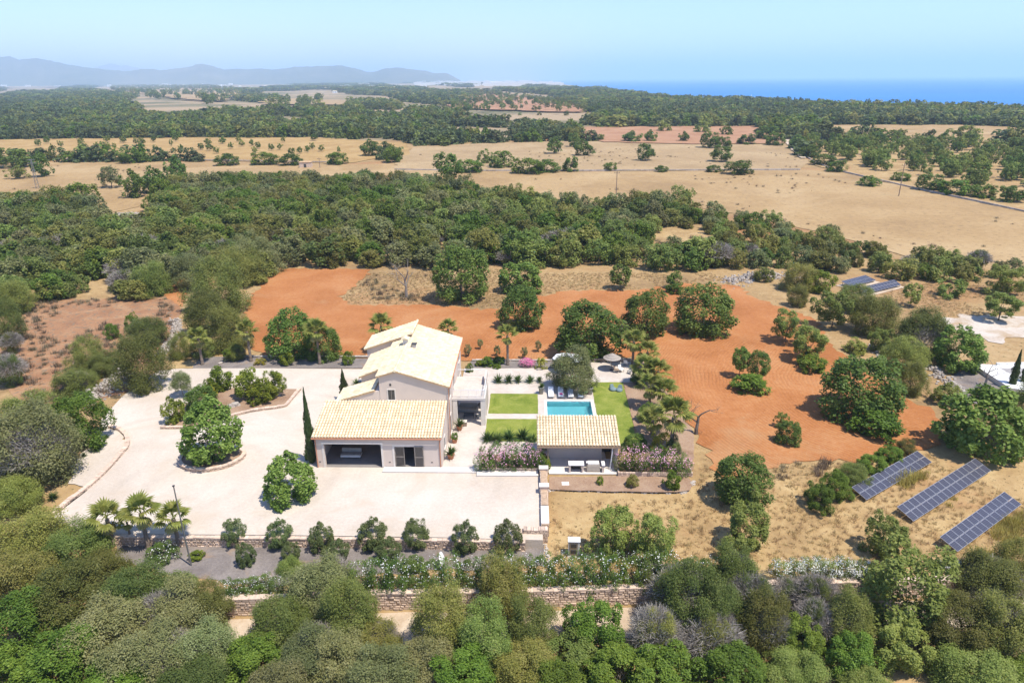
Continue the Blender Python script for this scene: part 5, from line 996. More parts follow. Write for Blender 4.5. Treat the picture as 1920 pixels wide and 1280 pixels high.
# ------------------------------------------------------------------ estate trees, each from its outline in the photograph
for a in (
 ('fig_tree', 541, 899, 102, 90, 'fig', 'round fig tree standing alone on the pale gravel driveway', 16),
 ('fig_tree', 393, 808, 110, 112, 'fig', 'large fig tree inside the curved stone planter', 4),
 ('shrub', 326, 772, 40, 50, 'lemon', 'bright green shrub at the near left tip of the citrus island', 0), ('shrub', 376, 748, 62, 50, 'carob', 'dark green shrub behind the planter fig tree', 0), ('shrub', 393, 735, 26, 24, 'yellow', 'yellow flowering bush in the citrus island', 0),
 ('citrus_tree', 412, 712, 46, 46, 'lemon', 'upright citrus tree at the back left of the island', 0), ('citrus_tree', 398, 725, 40, 30, 'lemon', 'low citrus bush in front of the upright one', 0), ('citrus_tree', 463, 722, 52, 54, 'lemon', 'citrus tree left of the right hand pair', 2), ('citrus_tree', 490, 738, 52, 42, 'lemon', 'low bright citrus tree in front of the pair', 0), ('citrus_tree', 515, 720, 42, 46, 'lemon', 'rightmost citrus tree of the island', 2),
 ('olive_tree', 339, 714, 38, 34, 'olive', 'small grey olive with bare trunk behind the driveway island', 16),
 ('carob_tree', 545, 628, 96, 92, 'carob', 'dense round carob behind the dark gravel bed', 0), ('carob_tree', 606, 645, 66, 66, 'carob', 'lower carob crown right of the dense round carob', 0),
 ('clipped_bush', 538, 673, 27, 26, 'lemon', 'round bright bush in the dark gravel bed left of the palm', 0), ('clipped_bush', 652, 672, 24, 26, 'lemon', 'round bright bush nearest the villa in the dark gravel bed', 0), ('sapling', 425, 662, 18, 14, 'lemon', 'thin pale sapling between two palms of the dark bed', 12), ('shrub', 488, 678, 24, 14, 'yellow', 'yellowish grass bush at the foot of the second palm', 0),
 ('olive_tree', 1072, 692, 88, 78, 'olive', 'large silvery olive tree behind the sun loungers', 4),
 ('carob_tree', 1105, 622, 142, 106, 'carob', 'wide dark carob behind the white parasol', 0), ('carob_tree', 865, 514, 108, 92, 'carob', 'tall bright carob in the field straight behind the villa', 6), ('almond_tree', 976, 522, 82, 58, 'fig', 'paler tree behind the dark carob right of centre', 0), ('carob_tree', 977, 580, 86, 80, 'carob', 'dark carob in the red field right of the villa', 0), ('carob_tree', 1212, 590, 92, 86, 'carob', 'carob on red soil between two larger carobs', 0), ('carob_tree', 1322, 583, 118, 92, 'carob', 'broad dome shaped carob alone on the red field', 0),
 ('carob_tree', 1165, 515, 44, 34, 'carobmid', 'small standard tree with bare trunk at far field edge', 12), ('carob_tree', 1265, 522, 30, 24, 'carobmid', 'smallest round tree at the far edge of red field', 8), ('shrub', 1265, 542, 36, 8, 'masticmid', 'low ring of green under the smallest round tree', 0),
 ('almond_tree', 1390, 672, 34, 44, 'fig', 'left half of the twin crowned tree on red soil', 18), ('almond_tree', 1424, 680, 42, 44, 'carob', 'right half of the twin crowned tree on red soil', 14), ('shrub', 1408, 719, 66, 28, 'masticmid', 'low dark bush under the twin crowned tree', 0),
 ('almond_tree', 1477, 606, 62, 48, 'almond', 'light green tree with bare trunk, upper of two on red soil', 16), ('almond_tree', 1518, 640, 78, 62, 'almond', 'light green tree with bare trunk, lower of two on red soil', 10), ('shrub', 1522, 681, 56, 20, 'masticmid', 'low green bush under the lower light green tree', 0),
 ('carob_tree', 1617, 728, 150, 122, 'carob', 'huge spreading tree at the right side of red field', 0), ('shrub', 1640, 793, 90, 14, 'masticmid', 'low green fringe under the huge spreading tree', 0), ('carob_tree', 1480, 812, 48, 46, 'carob', 'small bushy tree alone low on the red field', 0), ('carob_tree', 1466, 786, 26, 26, 'almond', 'small pale crown on top of the bushy tree', 4),
 ('almond_tree', 1565, 576, 80, 60, 'almond', 'light tree with bare trunk behind the red field at right', 12), ('wild_olive_tree', 1640, 594, 92, 72, 'wild', 'dark wild olive right of the light tree', 0), ('wild_olive_tree', 1605, 560, 70, 50, 'wild', 'wild olive below the distant solar panels', 0), ('wild_olive_tree', 1732, 625, 106, 86, 'wild', 'broad dark wild olive left of the chalky clearing', 0), ('mastic_tree', 1798, 656, 92, 80, 'fig', 'yellow green tree in front of the chalky clearing', 0), ('almond_tree', 1655, 640, 50, 46, 'almond', 'pale airy tree between wild olives at right', 0), ('wild_olive_tree', 1695, 668, 80, 66, 'wild', 'grey green wild olive above the huge spreading tree', 0), ('wild_olive_tree', 1710, 710, 60, 60, 'wild', 'wild olive at the right shoulder of the huge tree', 0), ('wild_olive_tree', 1605, 650, 46, 24, 'wildmid', 'low scrub between the light green trees', 0),
 ('almond_tree', 1711, 550, 40, 36, 'almondmid', 'small round tree with trunk on the upper dry field', 8), ('almond_tree', 1783, 540, 56, 36, 'almondmid', 'low pale bush tree on the upper dry field', 0), ('almond_tree', 1884, 524, 78, 50, 'almond', 'upper of two airy trees at the upper right edge', 4), ('almond_tree', 1880, 569, 76, 44, 'almond', 'lower of two airy trees, above the chalky clearing', 14),
 ('fig_tree', 1846, 793, 152, 134, 'fig', 'very large leafy fig at the right edge above solar arrays', 0), ('wild_olive_tree', 1920, 780, 90, 110, 'wild', 'grey olive cut by the right edge behind the fig', 0), ('shrub', 1775, 740, 50, 40, 'wildmid', 'grey scrub between fig and rubble bank', 0),
 ('shrub', 1497, 556, 38, 40, 'wild', 'bushy shrub at the upper right corner of red field', 0), ('wild_olive_tree', 1500, 520, 70, 52, 'wild', 'wild olive right of the boulder heap', 0), ('shrub', 1535, 528, 58, 42, 'lemon', 'yellow green bush left of the distant solar panels', 0), ('shrub', 1433, 516, 36, 26, 'wildmid', 'grey bush growing on the boulder heap', 0),
 ('carob_tree', 1391, 896, 106, 92, 'carob', 'rounded green tree at the near corner of red field', 4), ('almond_tree', 1398, 985, 102, 96, 'almond', 'airy light green tree just below the rounded one', 6), ('almond_tree', 1148, 1000, 90, 100, 'almond', 'left crown of the wide almond on dry grass', 0), ('almond_tree', 1222, 1005, 86, 86, 'almond', 'right crown of the wide almond on dry grass', 4),
 ('almond_tree', 1660, 1008, 86, 84, 'almond', 'bushy light green tree left of the solar arrays', 0), ('almond_tree', 1690, 1115, 172, 170, 'almond', 'largest light green tree in the right foreground', 0),
 ('shrub', 1020, 866, 26, 40, 'lemon', 'bright green shrub at the corner of the pool house', 0), ('shrub', 1125, 901, 14, 18, 'lemon', 'leftmost small shrub in the mulch bed', 0), ('shrub', 1186, 903, 26, 24, 'wildmid', 'grey small shrub in the middle of mulch bed', 0), ('shrub', 1261, 902, 32, 36, 'lemon', 'largest bright shrub at the right of mulch bed', 0), ('shrub', 1190, 828, 44, 32, 'carob', 'dark green shrub right of the pool house roof', 0), ('shrub', 1240, 828, 46, 38, 'yellow', 'olive yellow round bush by the tallest palm trunk', 0), ('shrub', 1262, 835, 30, 44, 'olive', 'grey green bush behind the tallest palm trunk', 0), ('shrub', 368, 1041, 28, 18, 'lemon', 'small bright bush near the foot of the metal pole', 0), ('shrub', 1215, 775, 40, 36, 'carob', 'dark shrub under the palms by the lawn', 0), ('shrub', 1196, 705, 30, 30, 'carob', 'dark shrub under the terrace palms', 0)):
    T(a[0], a[1], a[2], a[3], a[4], a[5], a[6], a[7], cat='shrub' if a[0] in ('shrub', 'clipped_bush') else 'tree')
for i, (x, y, w_, h_) in enumerate(((438, 1000, 46, 56), (522, 1003, 50, 58), (601, 1008, 50, 56), (697, 1003, 58, 62), (780, 1003, 52, 62), (872, 1008, 52, 64), (951, 1006, 58, 62))): T('rounded_olive_bush', x, y, w_ * .92, h_ * .94, 'round', '%s rounded olive bush from the left, back row below driveway wall' % 'first second third fourth fifth sixth seventh'.split()[i], cat='shrub', group='rounded olive bushes below the driveway', zg=-.93)
for i, (x, y, w_, h_) in enumerate(((460, 1040, 40, 50), (545, 1035, 38, 40), (634, 1032, 44, 44), (727, 1032, 52, 52), (775, 1056, 48, 34))): T('rounded_olive_bush', x, y, w_ * .9, h_ * .92, 'round', '%s rounded olive bush from the left in the front row' % 'first second third fourth fifth'.split()[i], cat='shrub', group='rounded olive bushes below the driveway', zg=-.93)
for i, (x, y, w_, h_) in enumerate(((1536, 932, 58, 50), (1568, 910, 58, 50), (1600, 889, 56, 42), (1634, 870, 56, 38), (1668, 852, 54, 34), (1697, 838, 38, 28))): T('hedge_bush', x, y, w_, h_, 'mastic' if i % 3 != 2 else 'wild', '%s bush from the near end of the diagonal hedge beside solar panels' % 'first second third fourth fifth sixth'.split()[i], cat='shrub', group='bushes of the diagonal hedge')
# leafless trees
def bare(name, bx, by, h, key, label, wide=1.0):
    p = GL(bx, by); s = F / depth(p); e_ = empty(name, p, RNG.uniform(0, 6), label, 'tree'); inst('branches', pick(key), e_, (0, 0, -.05), (0, 0, 0), (h / s * wide * 1.1, h / s * wide * 1.1, h / s * 1.1)); return e_
bare('bare_tree', 763, 558, 92, 'bare', 'leafless grey tree in the straw patch behind the villa', 1.0); bare('pruned_tree', 1305, 813, 100, 'stump', 'leafless pruned tree beside the tallest fan palm', 1.1); bare('bare_tree', 1846, 724, 70, 'bare', 'leafless tree in front of the white building at right', 1.1)

# bushes on the left side
L_ = [(60, 838, 152, 150, 'olive', 'largest round olive at the left edge by the kerb'), (150, 788, 112, 104, 'mastic', 'bright green mastic bush above the cactus bed'), (48, 775, 100, 70, 'wild', 'wild olive behind the largest round olive'), (262, 682, 98, 104, 'wild', 'large wild olive at the driveway entrance'), (165, 665, 66, 60, 'wild', 'wild olive left of the driveway entrance one'), (200, 682, 70, 44, 'wild', 'low wild olive above the rubble bank'), (140, 716, 80, 50, 'wild', 'long low scrub bush above the mastic'), (275, 622, 76, 52, 'wild', 'wild olive beside the tumbled wall'), (210, 622, 28, 30, 'mastic', 'small round mastic on the scrubby clearing'), (246, 602, 26, 26, 'mastic', 'small dark bush right of the round mastic'), (14, 690, 62, 90, 'dead', 'grey leafless brush at the left edge'), (8, 605, 66, 110, 'wild', 'tall wild olive cut by the left edge'), (22, 640, 40, 60, 'dead', 'grey brush right of the left edge olive'), (430, 616, 78, 84, 'wild', 'dark wild olive behind the two left palms'), (385, 590, 84, 80, 'wild', 'wild olive above the tumbled wall'), (408, 540, 108, 100, 'wild', 'large wild olive at the left edge of red field'), (356, 512, 66, 66, 'olive', 'greyish wild olive left of the large one'), (455, 502, 84, 66, 'wild', 'wild olive at the top left of red field'), (480, 480, 80, 70, 'olive', 'grey olive above the red field corner'), (378, 650, 50, 40, 'wild', 'low scrub left of the first rear palm'), (440, 662, 40, 30, 'wild', 'low bush between the rear palms'), (335, 650, 40, 50, 'wild', 'scrub bush right of tumbled wall'), (282, 525, 70, 62, 'wild', 'single wild olive at the scrubby clearing'), (28, 560, 70, 60, 'wild', 'wild olive at the left end of the clearing'), (10, 870, 60, 60, 'wild', 'wild olive below the left edge olive'), (30, 930, 90, 70, 'wild', 'wild olive left of the yucca')]
for x, y, w_, h_, k, lab in L_: T({'olive': 'olive_tree', 'wild': 'wild_olive_tree', 'mastic': 'mastic_bush', 'dead': 'dry_brush'}[k], x, y, w_, h_, k, lab, cat='shrub' if k in ('mastic', 'dead') else 'tree')

# foreground wood below the lane
FG = [(60, 1010, 150, 120, 'wild'), (150, 1030, 130, 110, 'wild'), (188, 1082, 120, 100, 'wild'), (40, 1090, 150, 130, 'wild'), (120, 1130, 160, 140, 'wild'), (260, 1115, 130, 120, 'wild'), (322, 1112, 110, 84, 'wild'), (335, 1150, 150, 130, 'olive'), (30, 1180, 150, 140, 'mastic'), (200, 1190, 170, 140, 'olive'), (120, 1240, 170, 140, 'mastic'), (20, 1270, 150, 120, 'mastic'), (280, 1240, 170, 140, 'olive'), (385, 1220, 120, 110, 'olive'), (220, 1290, 150, 110, 'mastic'), (360, 1295, 150, 110, 'wild'), (395, 1140, 80, 90, 'wild'),
 (525, 1170, 120, 110, 'wild'), (480, 1235, 140, 110, 'mastic'), (575, 1230, 140, 120, 'olive'), (600, 1105, 130, 120, 'olive'), (545, 1072, 60, 60, 'wild'), (655, 1150, 120, 130, 'wild'), (640, 1235, 130, 120, 'olive'), (520, 1290, 150, 100, 'olive'), (700, 1200, 110, 90, 'wild'), (720, 1265, 150, 110, 'olive'), (830, 1165, 120, 150, 'wild'), (800, 1235, 130, 110, 'olive'), (905, 1195, 120, 120, 'wild'), (942, 1105, 104, 130, 'wild'), (1000, 1175, 100, 110, 'wild'), (870, 1270, 140, 100, 'mastic'), (985, 1250, 130, 100, 'wild'), (1115, 1175, 120, 110, 'mastic'), (1080, 1235, 110, 80, 'almond'), (1165, 1262, 150, 90, 'mastic'), (1050, 1290, 130, 90, 'mastic'),
 (1240, 1090, 100, 90, 'dead'), (1275, 1112, 130, 140, 'dead'), (1405, 1118, 110, 130, 'dead'), (1862, 1080, 110, 100, 'dead'), (1530, 1115, 100, 110, 'dead'), (620, 1075, 90, 90, 'dead'), (1290, 1130, 130, 150, 'wild'), (1375, 1085, 104, 140, 'wild'), (1230, 1180, 110, 140, 'dead'), (1330, 1190, 140, 130, 'dead'), (1345, 1150, 110, 110, 'wild'), (1430, 1165, 110, 120, 'wild'), (1480, 1110, 80, 80, 'dead'), (1530, 1160, 90, 130, 'dead'), (1505, 1200, 100, 90, 'mastic'), (1250, 1268, 150, 90, 'mastic'), (1380, 1262, 150, 90, 'mastic'), (1490, 1262, 120, 90, 'wild'), (1590, 1165, 100, 120, 'wild'), (1595, 1235, 110, 100, 'mastic'), (1690, 1215, 130, 110, 'almond'), (1850, 1090, 130, 110, 'wild'), (1905, 1060, 90, 100, 'wild'), (1860, 1120, 90, 80, 'dead'), (1790, 1175, 140, 130, 'wild'), (1890, 1190, 130, 140, 'wild'), (1830, 1265, 160, 100, 'wild'), (1625, 1290, 110, 60, 'wild'), (1920, 1270, 110, 90, 'mastic')]
FGN = {}
for q in sorted(FG): FGN[q] = nth(sum(1 for r_ in FG if r_[4] == q[4] and r_ < q))
FG = [(x, y, w_ * .93, h_ * .93, k) for x, y, w_, h_, k in FG]; FGN = {(q[0], q[1], q[2] * .93, q[3] * .93, q[4]): v for q, v in FGN.items()}
for x, y, w_, h_, k in FG: T({'olive': 'olive_tree', 'wild': 'wild_olive_tree', 'mastic': 'mastic_bush', 'dead': 'dry_brush', 'almond': 'almond_tree'}[k], x, y, w_, h_, k, {'olive': FGN[(x, y, w_, h_, k)] + ' greyish olive from the left in the foreground wood', 'wild': FGN[(x, y, w_, h_, k)] + ' olive green wild olive from the left in the foreground wood', 'mastic': FGN[(x, y, w_, h_, k)] + ' bright green mastic bush from the left in the foreground wood', 'dead': FGN[(x, y, w_, h_, k)] + ' grey leafless brush from the left in the foreground wood', 'almond': FGN[(x, y, w_, h_, k)] + ' light green leafy tree from the left in the foreground wood'}[k], cat='shrub' if k in ('mastic', 'dead') else 'tree', group={'olive': 'greyish foreground olives', 'wild': 'foreground wild olives', 'mastic': 'foreground mastic bushes', 'dead': 'foreground dry brush', 'almond': 'foreground light trees'}[k], zg=-2.3)

# ------------------------------------------------------------------ lone trees of the middle distance
MID = [(840, 311, 56, 42, 'carobmid', 8, 'broad round tree at the near edge of the tan field'), (1040, 272, 30, 24, 'carobmid', 4, 'round dark tree left of a pair on pale field'), (1094, 277, 36, 25, 'carobmid', 2, 'low round dark tree on the pale field'), (1211, 284, 34, 26, 'carobmid', 4, 'single round dark tree in the middle of pale field'), (735, 291, 38, 28, 'masticmid', 0, 'dark round bush at the hedge end left of centre'), (697, 279, 42, 28, 'carobmid', 0, 'bright round tree above the dark bush'), (205, 329, 42, 30, 'olivemid', 8, 'lone olive with dark trunk on the left stubble'), (250, 345, 46, 46, 'carobmid', 2, 'dark tree at the corner of left wood'), (290, 340, 52, 46, 'carobmid', 0, 'bright tree beside the dark corner tree'), (328, 318, 40, 42, 'carobmid', 0, 'tallest dark tree at the top of left wood'), (1353, 287, 40, 24, 'carobmid', 4, 'dark lone tree at the right of pale field'), (1332, 262, 38, 24, 'carobmid', 3, 'dark round tree above the right lone tree'), (1358, 268, 28, 20, 'carobmid', 0, 'smaller tree touching the dark round tree'), (1283, 257, 22, 18, 'carobmid', 0, 'small tree on the distant red field edge'), (1220, 256, 26, 20, 'carobmid', 0, 'right tree of the pair on the red field'), (1185, 257, 40, 18, 'carobmid', 0, 'left cluster tree on the red field'), (1075, 262, 24, 22, 'carobmid', 2, 'round tree at the left corner of red field'), (20, 298, 70, 34, 'carobmid', 0, 'spreading tree group tree at left edge'), (75, 308, 36, 38, 'carobmid', 4, 'dark tree beside the left pylon'), (34, 322, 40, 20, 'almondmid', 3, 'light low tree below the left edge trees'), (940, 300, 46, 30, 'carobmid', 0, 'tall bush right in the field hedge'), (910, 294, 30, 26, 'almondmid', 0, 'paler tree left in the field hedge'), (1070, 309, 30, 26, 'carobmid', 0, 'round bush below the pale field hedge'), (630, 298, 42, 22, 'masticmid', 0, 'dark bush right of the small stone hut'), (1555, 246, 60, 32, 'pinefar', 4, 'largest dark pine by the distant farm track'), (1617, 245, 40, 30, 'pinefar', 4, 'second dark pine right of the farm track'), (1742, 255, 32, 22, 'pinefar', 0, 'dark round tree at the edge of right orchard'), (1810, 250, 56, 22, 'almondmid', 0, 'pale tree cluster on the right straw strip'), (1440, 250, 44, 24, 'carobmid', 0, 'tree left of the farm track head'), (1400, 262, 34, 18, 'carobmid', 0, 'bush right on the red field edge'), (1455, 262, 36, 22, 'carobmid', 0, 'bush beside the farm track'), (1495, 268, 32, 24, 'carobmid', 0, 'bush right of the farm track'), (1120, 258, 24, 12, 'masticmid', 0, 'low bush left on the red field'), (990, 312, 60, 16, 'masticmid', 0, 'long dark hedge bush below the pale field'), (1025, 312, 50, 18, 'masticmid', 0, 'dark hedge bush left of the round bush'), (1145, 313, 26, 15, 'masticmid', 0, 'small dark bush by the field wall'), (1240, 317, 26, 9, 'masticmid', 0, 'low bush on the field wall right of centre'), (1338, 317, 28, 9, 'masticmid', 0, 'low flat bush on the field wall'), (1388, 315, 54, 16, 'masticmid', 0, 'wide green bush on the field wall'), (495, 298, 50, 12, 'masticmid', 0, 'wide low bush on the left field edge'), (425, 300, 46, 12, 'masticmid', 0, 'wide low bush left of the other one'), (250, 294, 52, 11, 'masticmid', 0, 'low green bush on the golden field edge'), (158, 293, 42, 10, 'masticmid', 0, 'leftmost low green bush on the golden field edge'), (545, 300, 46, 12, 'masticmid', 0, 'low dark bush left of the stone hut'), (880, 312, 50, 12, 'masticmid', 0, 'dark hedge bush right of the broad round tree'), (1630, 340, 40, 14, 'masticmid', 0, 'low bush on the right field wall'), (1745, 343, 50, 30, 'carobmid', 0, 'dense bush on the right field wall'), (1690, 332, 34, 16, 'masticmid', 0, 'small bush by the right utility pole'), (1790, 352, 60, 24, 'masticmid', 0, 'bush right of the dense bush on the wall'), (1845, 360, 50, 24, 'masticmid', 0, 'dark bush near the right end of wall'), (1895, 365, 50, 30, 'carobmid', 0, 'rightmost bush on the right field wall'), (1570, 312, 40, 20, 'masticmid', 0, 'dark bush at the lower end of farm track'), (1520, 285, 40, 22, 'masticmid', 0, 'dark bush along the farm track wall'), (1545, 300, 44, 20, 'masticmid', 0, 'dark bush low along the farm track wall'), (150, 365, 60, 40, 'masticmid', 0, 'dark bush at the tip of left wood strip'), (115, 380, 60, 30, 'masticmid', 0, 'dark bush left of the strip tip')]
for x, y, w_, h_, k, cl, lab in MID: T('field_tree' if h_ > 19 else 'field_bush', x, y, w_, h_, k, lab, cl, cat='tree' if h_ > 19 else 'shrub')
ORC = [(212, 560), (260, 545), (338, 567), (450, 550), (455, 570), (478, 585), (545, 573), (575, 572), (600, 574), (640, 580), (690, 543), (762, 550), (795, 552), (795, 580), (862, 538), (872, 590), (985, 533), (960, 560), (1017, 588), (1128, 582), (1178, 585), (1168, 555), (1217, 602), (1250, 548), (1300, 575), (1358, 562), (1415, 560), (1450, 575), (1433, 600), (1525, 585), (1572, 582), (1640, 608), (1685, 602), (1728, 595), (1755, 578), (1807, 590), (1903, 598), (1335, 538), (1595, 540), (1765, 530), (600, 538)]
ORC.sort()
for i, (x, y) in enumerate(ORC): T('young_orchard_tree', x / 3, 80 + y / 3, 11 + RNG.uniform(-2, 3), 9.5, 'almondmid' if RNG.random() < .5 else 'carobmid', nth(i) + ' small young orchard tree from the left on the golden field', 3, group='young trees on the golden field')
def scatter_poly(pxpoly, spacing, seed, z=0.0, jitter=.38, holes=()):
    rng = np.random.default_rng(seed); W = [G(x, y, z) for x, y in pxpoly]; xs = [p[0] for p in W]; ys = [p[1] for p in W]
    gx, gy = np.meshgrid(np.arange(min(xs), max(xs), spacing), np.arange(min(ys), max(ys), spacing * .87)); gx = gx + (np.arange(gx.shape[0]) % 2)[:, None] * spacing / 2
    P = np.stack([gx.ravel(), gy.ravel()], 1) + rng.normal(size=(gx.size, 2)) * spacing * jitter; ok_ = in_poly(P[:, 0], P[:, 1], [(p[0], p[1]) for p in W])
    for h_ in holes: ok_ &= ~in_poly(P[:, 0], P[:, 1], [tuple(G(x, y, z)[:2]) for x, y in h_])
    return P[ok_]
ORP = scatter_poly([(1500, 268), (1640, 264), (1940, 282), (1940, 372), (1820, 356), (1700, 330), (1620, 318), (1545, 295)], 11.5, 4)
for x, y in ORP:
    w_ = RNG.uniform(5, 8.5); plant('orchard_tree', x, y, float(land_z(x, y)), w_, w_ * .7, 1.0, 'almondmid' if RNG.random() < .75 else 'carobmid', 'light green orchard tree right of the farm track', 'tree', 'trees of the right orchard')

# the wood behind the estate: the trees that show largest are single, the rest one mass
W1 = [(280, 405), (300, 372), (335, 352), (480, 345), (700, 346), (860, 358), (950, 382), (1080, 396), (1150, 392), (1240, 390), (1330, 404), (1420, 426), (1560, 450), (1580, 462), (1720, 492), (1960, 505), (1960, 535), (1760, 528), (1560, 516), (1480, 512), (1400, 508), (1330, 506), (1210, 504), (1020, 508), (700, 503), (535, 500), (490, 490), (430, 470), (330, 448), (270, 438)]
W2p = [(-60, 400), (60, 386), (150, 385), (195, 395), (165, 420), (250, 436), (330, 446), (430, 470), (490, 488), (512, 510), (470, 540), (340, 500), (318, 535), (300, 562), (-60, 572)]
HOLE = [(1222, 440), (1245, 422), (1320, 436), (1328, 474), (1215, 486)]
wood = np.concatenate([scatter_poly(W1, 5.3, 11, holes=(HOLE,)), scatter_poly(W2p, 4.3, 12)])
wood = wood[np.argsort(wood[:, 1])]
inst_pts = {'pos': [], 'scale': [], 'idx': []}
WK = ['wildmid', 'wildmid', 'wildmid', 'olivemid', 'masticmid', 'wildmid', 'olivemid', 'wildmid', 'carobmid', 'wildmid', 'wildmid', 'deadmid']
cnt = 0; LOD = PR['wildmid'] + PR['olivemid'] + PR['masticmid']
for i, (x, y) in enumerate(wood):
    k = WK[int(RNG.integers(len(WK)))]; right = x > 45 and y < 190; w_ = RNG.uniform(4.6, 8.2) * (.68 if right or x < -40 and y < 130 else 1); h_ = w_ * RNG.uniform(.62, .95)
    if cnt < 285:
        nm, ct = {'wildmid': ('wild_olive_tree', 'tree'), 'olivemid': ('olive_tree', 'tree'), 'masticmid': ('mastic_bush', 'shrub'), 'carobmid': ('carob_tree', 'tree'), 'deadmid': ('dry_brush', 'shrub')}[k]
        plant(nm, x, y, float(land_z(x, y)), w_, h_, 0.0, k, {'wildmid': 'olive green wild olive crown in the dense wood behind red field', 'olivemid': 'greyish olive crown in the dense wood behind red field', 'masticmid': 'dark green mastic in the dense wood behind red field', 'carobmid': 'deep green carob crown in the dense wood behind red field', 'deadmid': 'grey leafless brush in the dense wood behind red field'}[k], ct, {'wildmid': 'wild olives of the wood', 'olivemid': 'olives of the wood', 'masticmid': 'mastics of the wood', 'carobmid': 'carobs of the wood', 'deadmid': 'dry brush of the wood'}[k]); cnt += 1
    else:
        inst_pts['pos'].append((x, y, float(land_z(x, y)) + h_ * .46)); inst_pts['scale'].append((w_ / 2, w_ / 2, h_ / 2)); inst_pts['idx'].append(int(RNG.integers(len(LOD))))

def gn_scatter(name, pos, scale, idx, meshes, label, cat, rot=True):
    """one mass of vegetation: copies of plant meshes set on points"""
    me = bpy.data.meshes.new(name); me.from_pydata([tuple(map(float, p)) for p in pos], [], [])
    a = me.attributes.new('psc', 'FLOAT_VECTOR', 'POINT'); a.data.foreach_set('vector', np.asarray(scale, np.float32).ravel())
    a = me.attributes.new('pid', 'INT', 'POINT'); a.data.foreach_set('value', np.asarray(idx, np.int32))
    a = me.attributes.new('prot', 'FLOAT', 'POINT'); a.data.foreach_set('value', RNG.uniform(0, 6.28, len(pos)).astype(np.float32))
    ob = put(bpy.data.objects.new(name, me)); tag(ob, label, cat, kind='stuff')
    c = bpy.data.collections.new(name + '_plants')
    for i, m_ in enumerate(meshes): c.objects.link(bpy.data.objects.new('%s_source_%02d' % (name, i), m_))
    ng = bpy.data.node_groups.new(name, 'GeometryNodeTree'); ng.interface.new_socket('Geometry', in_out='INPUT', socket_type='NodeSocketGeometry'); ng.interface.new_socket('Geometry', in_out='OUTPUT', socket_type='NodeSocketGeometry')
    N_ = ng.nodes; K = ng.links; gi = N_.new('NodeGroupInput'); go = N_.new('NodeGroupOutput'); ci = N_.new('GeometryNodeCollectionInfo'); ci.inputs['Collection'].default_value = c; ci.inputs['Separate Children'].default_value = True; ci.inputs['Reset Children'].default_value = True
    ip = N_.new('GeometryNodeInstanceOnPoints'); ip.inputs['Pick Instance'].default_value = True
    def att(nm, ty): q = N_.new('GeometryNodeInputNamedAttribute'); q.data_type = ty; q.inputs['Name'].default_value = nm; return [o for o in q.outputs if o.enabled and o.name == 'Attribute'][0]
    cb = N_.new('ShaderNodeCombineXYZ'); K.new(att('prot', 'FLOAT'), cb.inputs[2])
    K.new(gi.outputs[0], ip.inputs['Points']); K.new(ci.outputs[0], ip.inputs['Instance']); K.new(att('pid', 'INT'), ip.inputs['Instance Index']); K.new(att('psc', 'FLOAT_VECTOR'), ip.inputs['Scale'])
    e2r = N_.new('FunctionNodeEulerToRotation'); K.new(cb.outputs[0], e2r.inputs[0]); K.new(e2r.outputs[0], ip.inputs['Rotation']); K.new(ip.outputs[0], go.inputs[0])
    md = ob.modifiers.new('scatter', 'NODES'); md.node_group = ng; return ob
gn_scatter('wood_undergrowth', inst_pts['pos'], inst_pts['scale'], inst_pts['idx'], LOD, 'dense mass of olive green trees deeper in the wood', 'wood')

# ------------------------------------------------------------------ far woods up to the coast
rng = np.random.default_rng(77); pos, scl, idx = [], [], []
FARM = PR['pinefar'] + PR['wildfar'] + PR['masticfar']
def vnoise(x, y, s, ph): return np.sin(x / s + ph) * np.sin(y / (s * 1.3) + ph * 2.1) + .5 * np.sin(x / (s * .43) + y / (s * .7) + ph * 3)
for ya, yb, sp in ((355, 520, 7.0), (520, 800, 8.5), (800, 1300, 12), (1300, 2200, 19), (2200, 4000, 34), (4000, 8200, 75)):
    ylist = np.arange(ya, yb, sp * .9)
    for Y in ylist:
        X = np.arange(-Y * .92 - 40, min(float(coast_x(Y)) - 4, Y * .9 + 60), sp) + rng.uniform(-.45, .45) * sp; X = X + rng.normal(size=len(X)) * sp * .3; Yj = Y + rng.normal(size=len(X)) * sp * .35
        keep = X < coast_x(Yj) - 3
        for f_ in FIELDS: keep &= ~in_poly(X, Yj, f_)
        # clearings grow more frequent towards the plain on the left
        cl = vnoise(X, Yj, 60 + Y * .06, 1.7) + .8 * vnoise(X, Yj, 23 + Y * .025, .4); th_ = np.where((X < Y * .12) & (Yj > 640), 0.16, 1.05) - np.clip((Yj - 2500) / 9000, 0, .35)
        keep &= cl < th_; X = X[keep]; Yj = Yj[keep]
        if len(X) == 0: continue
        sm = sp / 7.0; w_ = 4.4 * np.exp(rng.normal(size=len(X)) * .28) * sm ** .9; h_ = rng.uniform(3.2, 5.6, len(X)) * (1 + .35 * np.log(sm)); left = (vnoise(X, Yj, 140, 3.0) > .25); z_ = land_z(X, Yj) + h_ * .5
        pos += list(zip(X, Yj, z_)); scl += list(zip(w_, w_, h_)); near = Yj < 520
        kk = np.where(rng.random(len(X)) < np.where(left, .75, .35), rng.integers(0, 4, len(X)), np.where(rng.random(len(X)) < .72, rng.integers(4, 8, len(X)), rng.integers(8, 10, len(X)))); idx += list(kk)
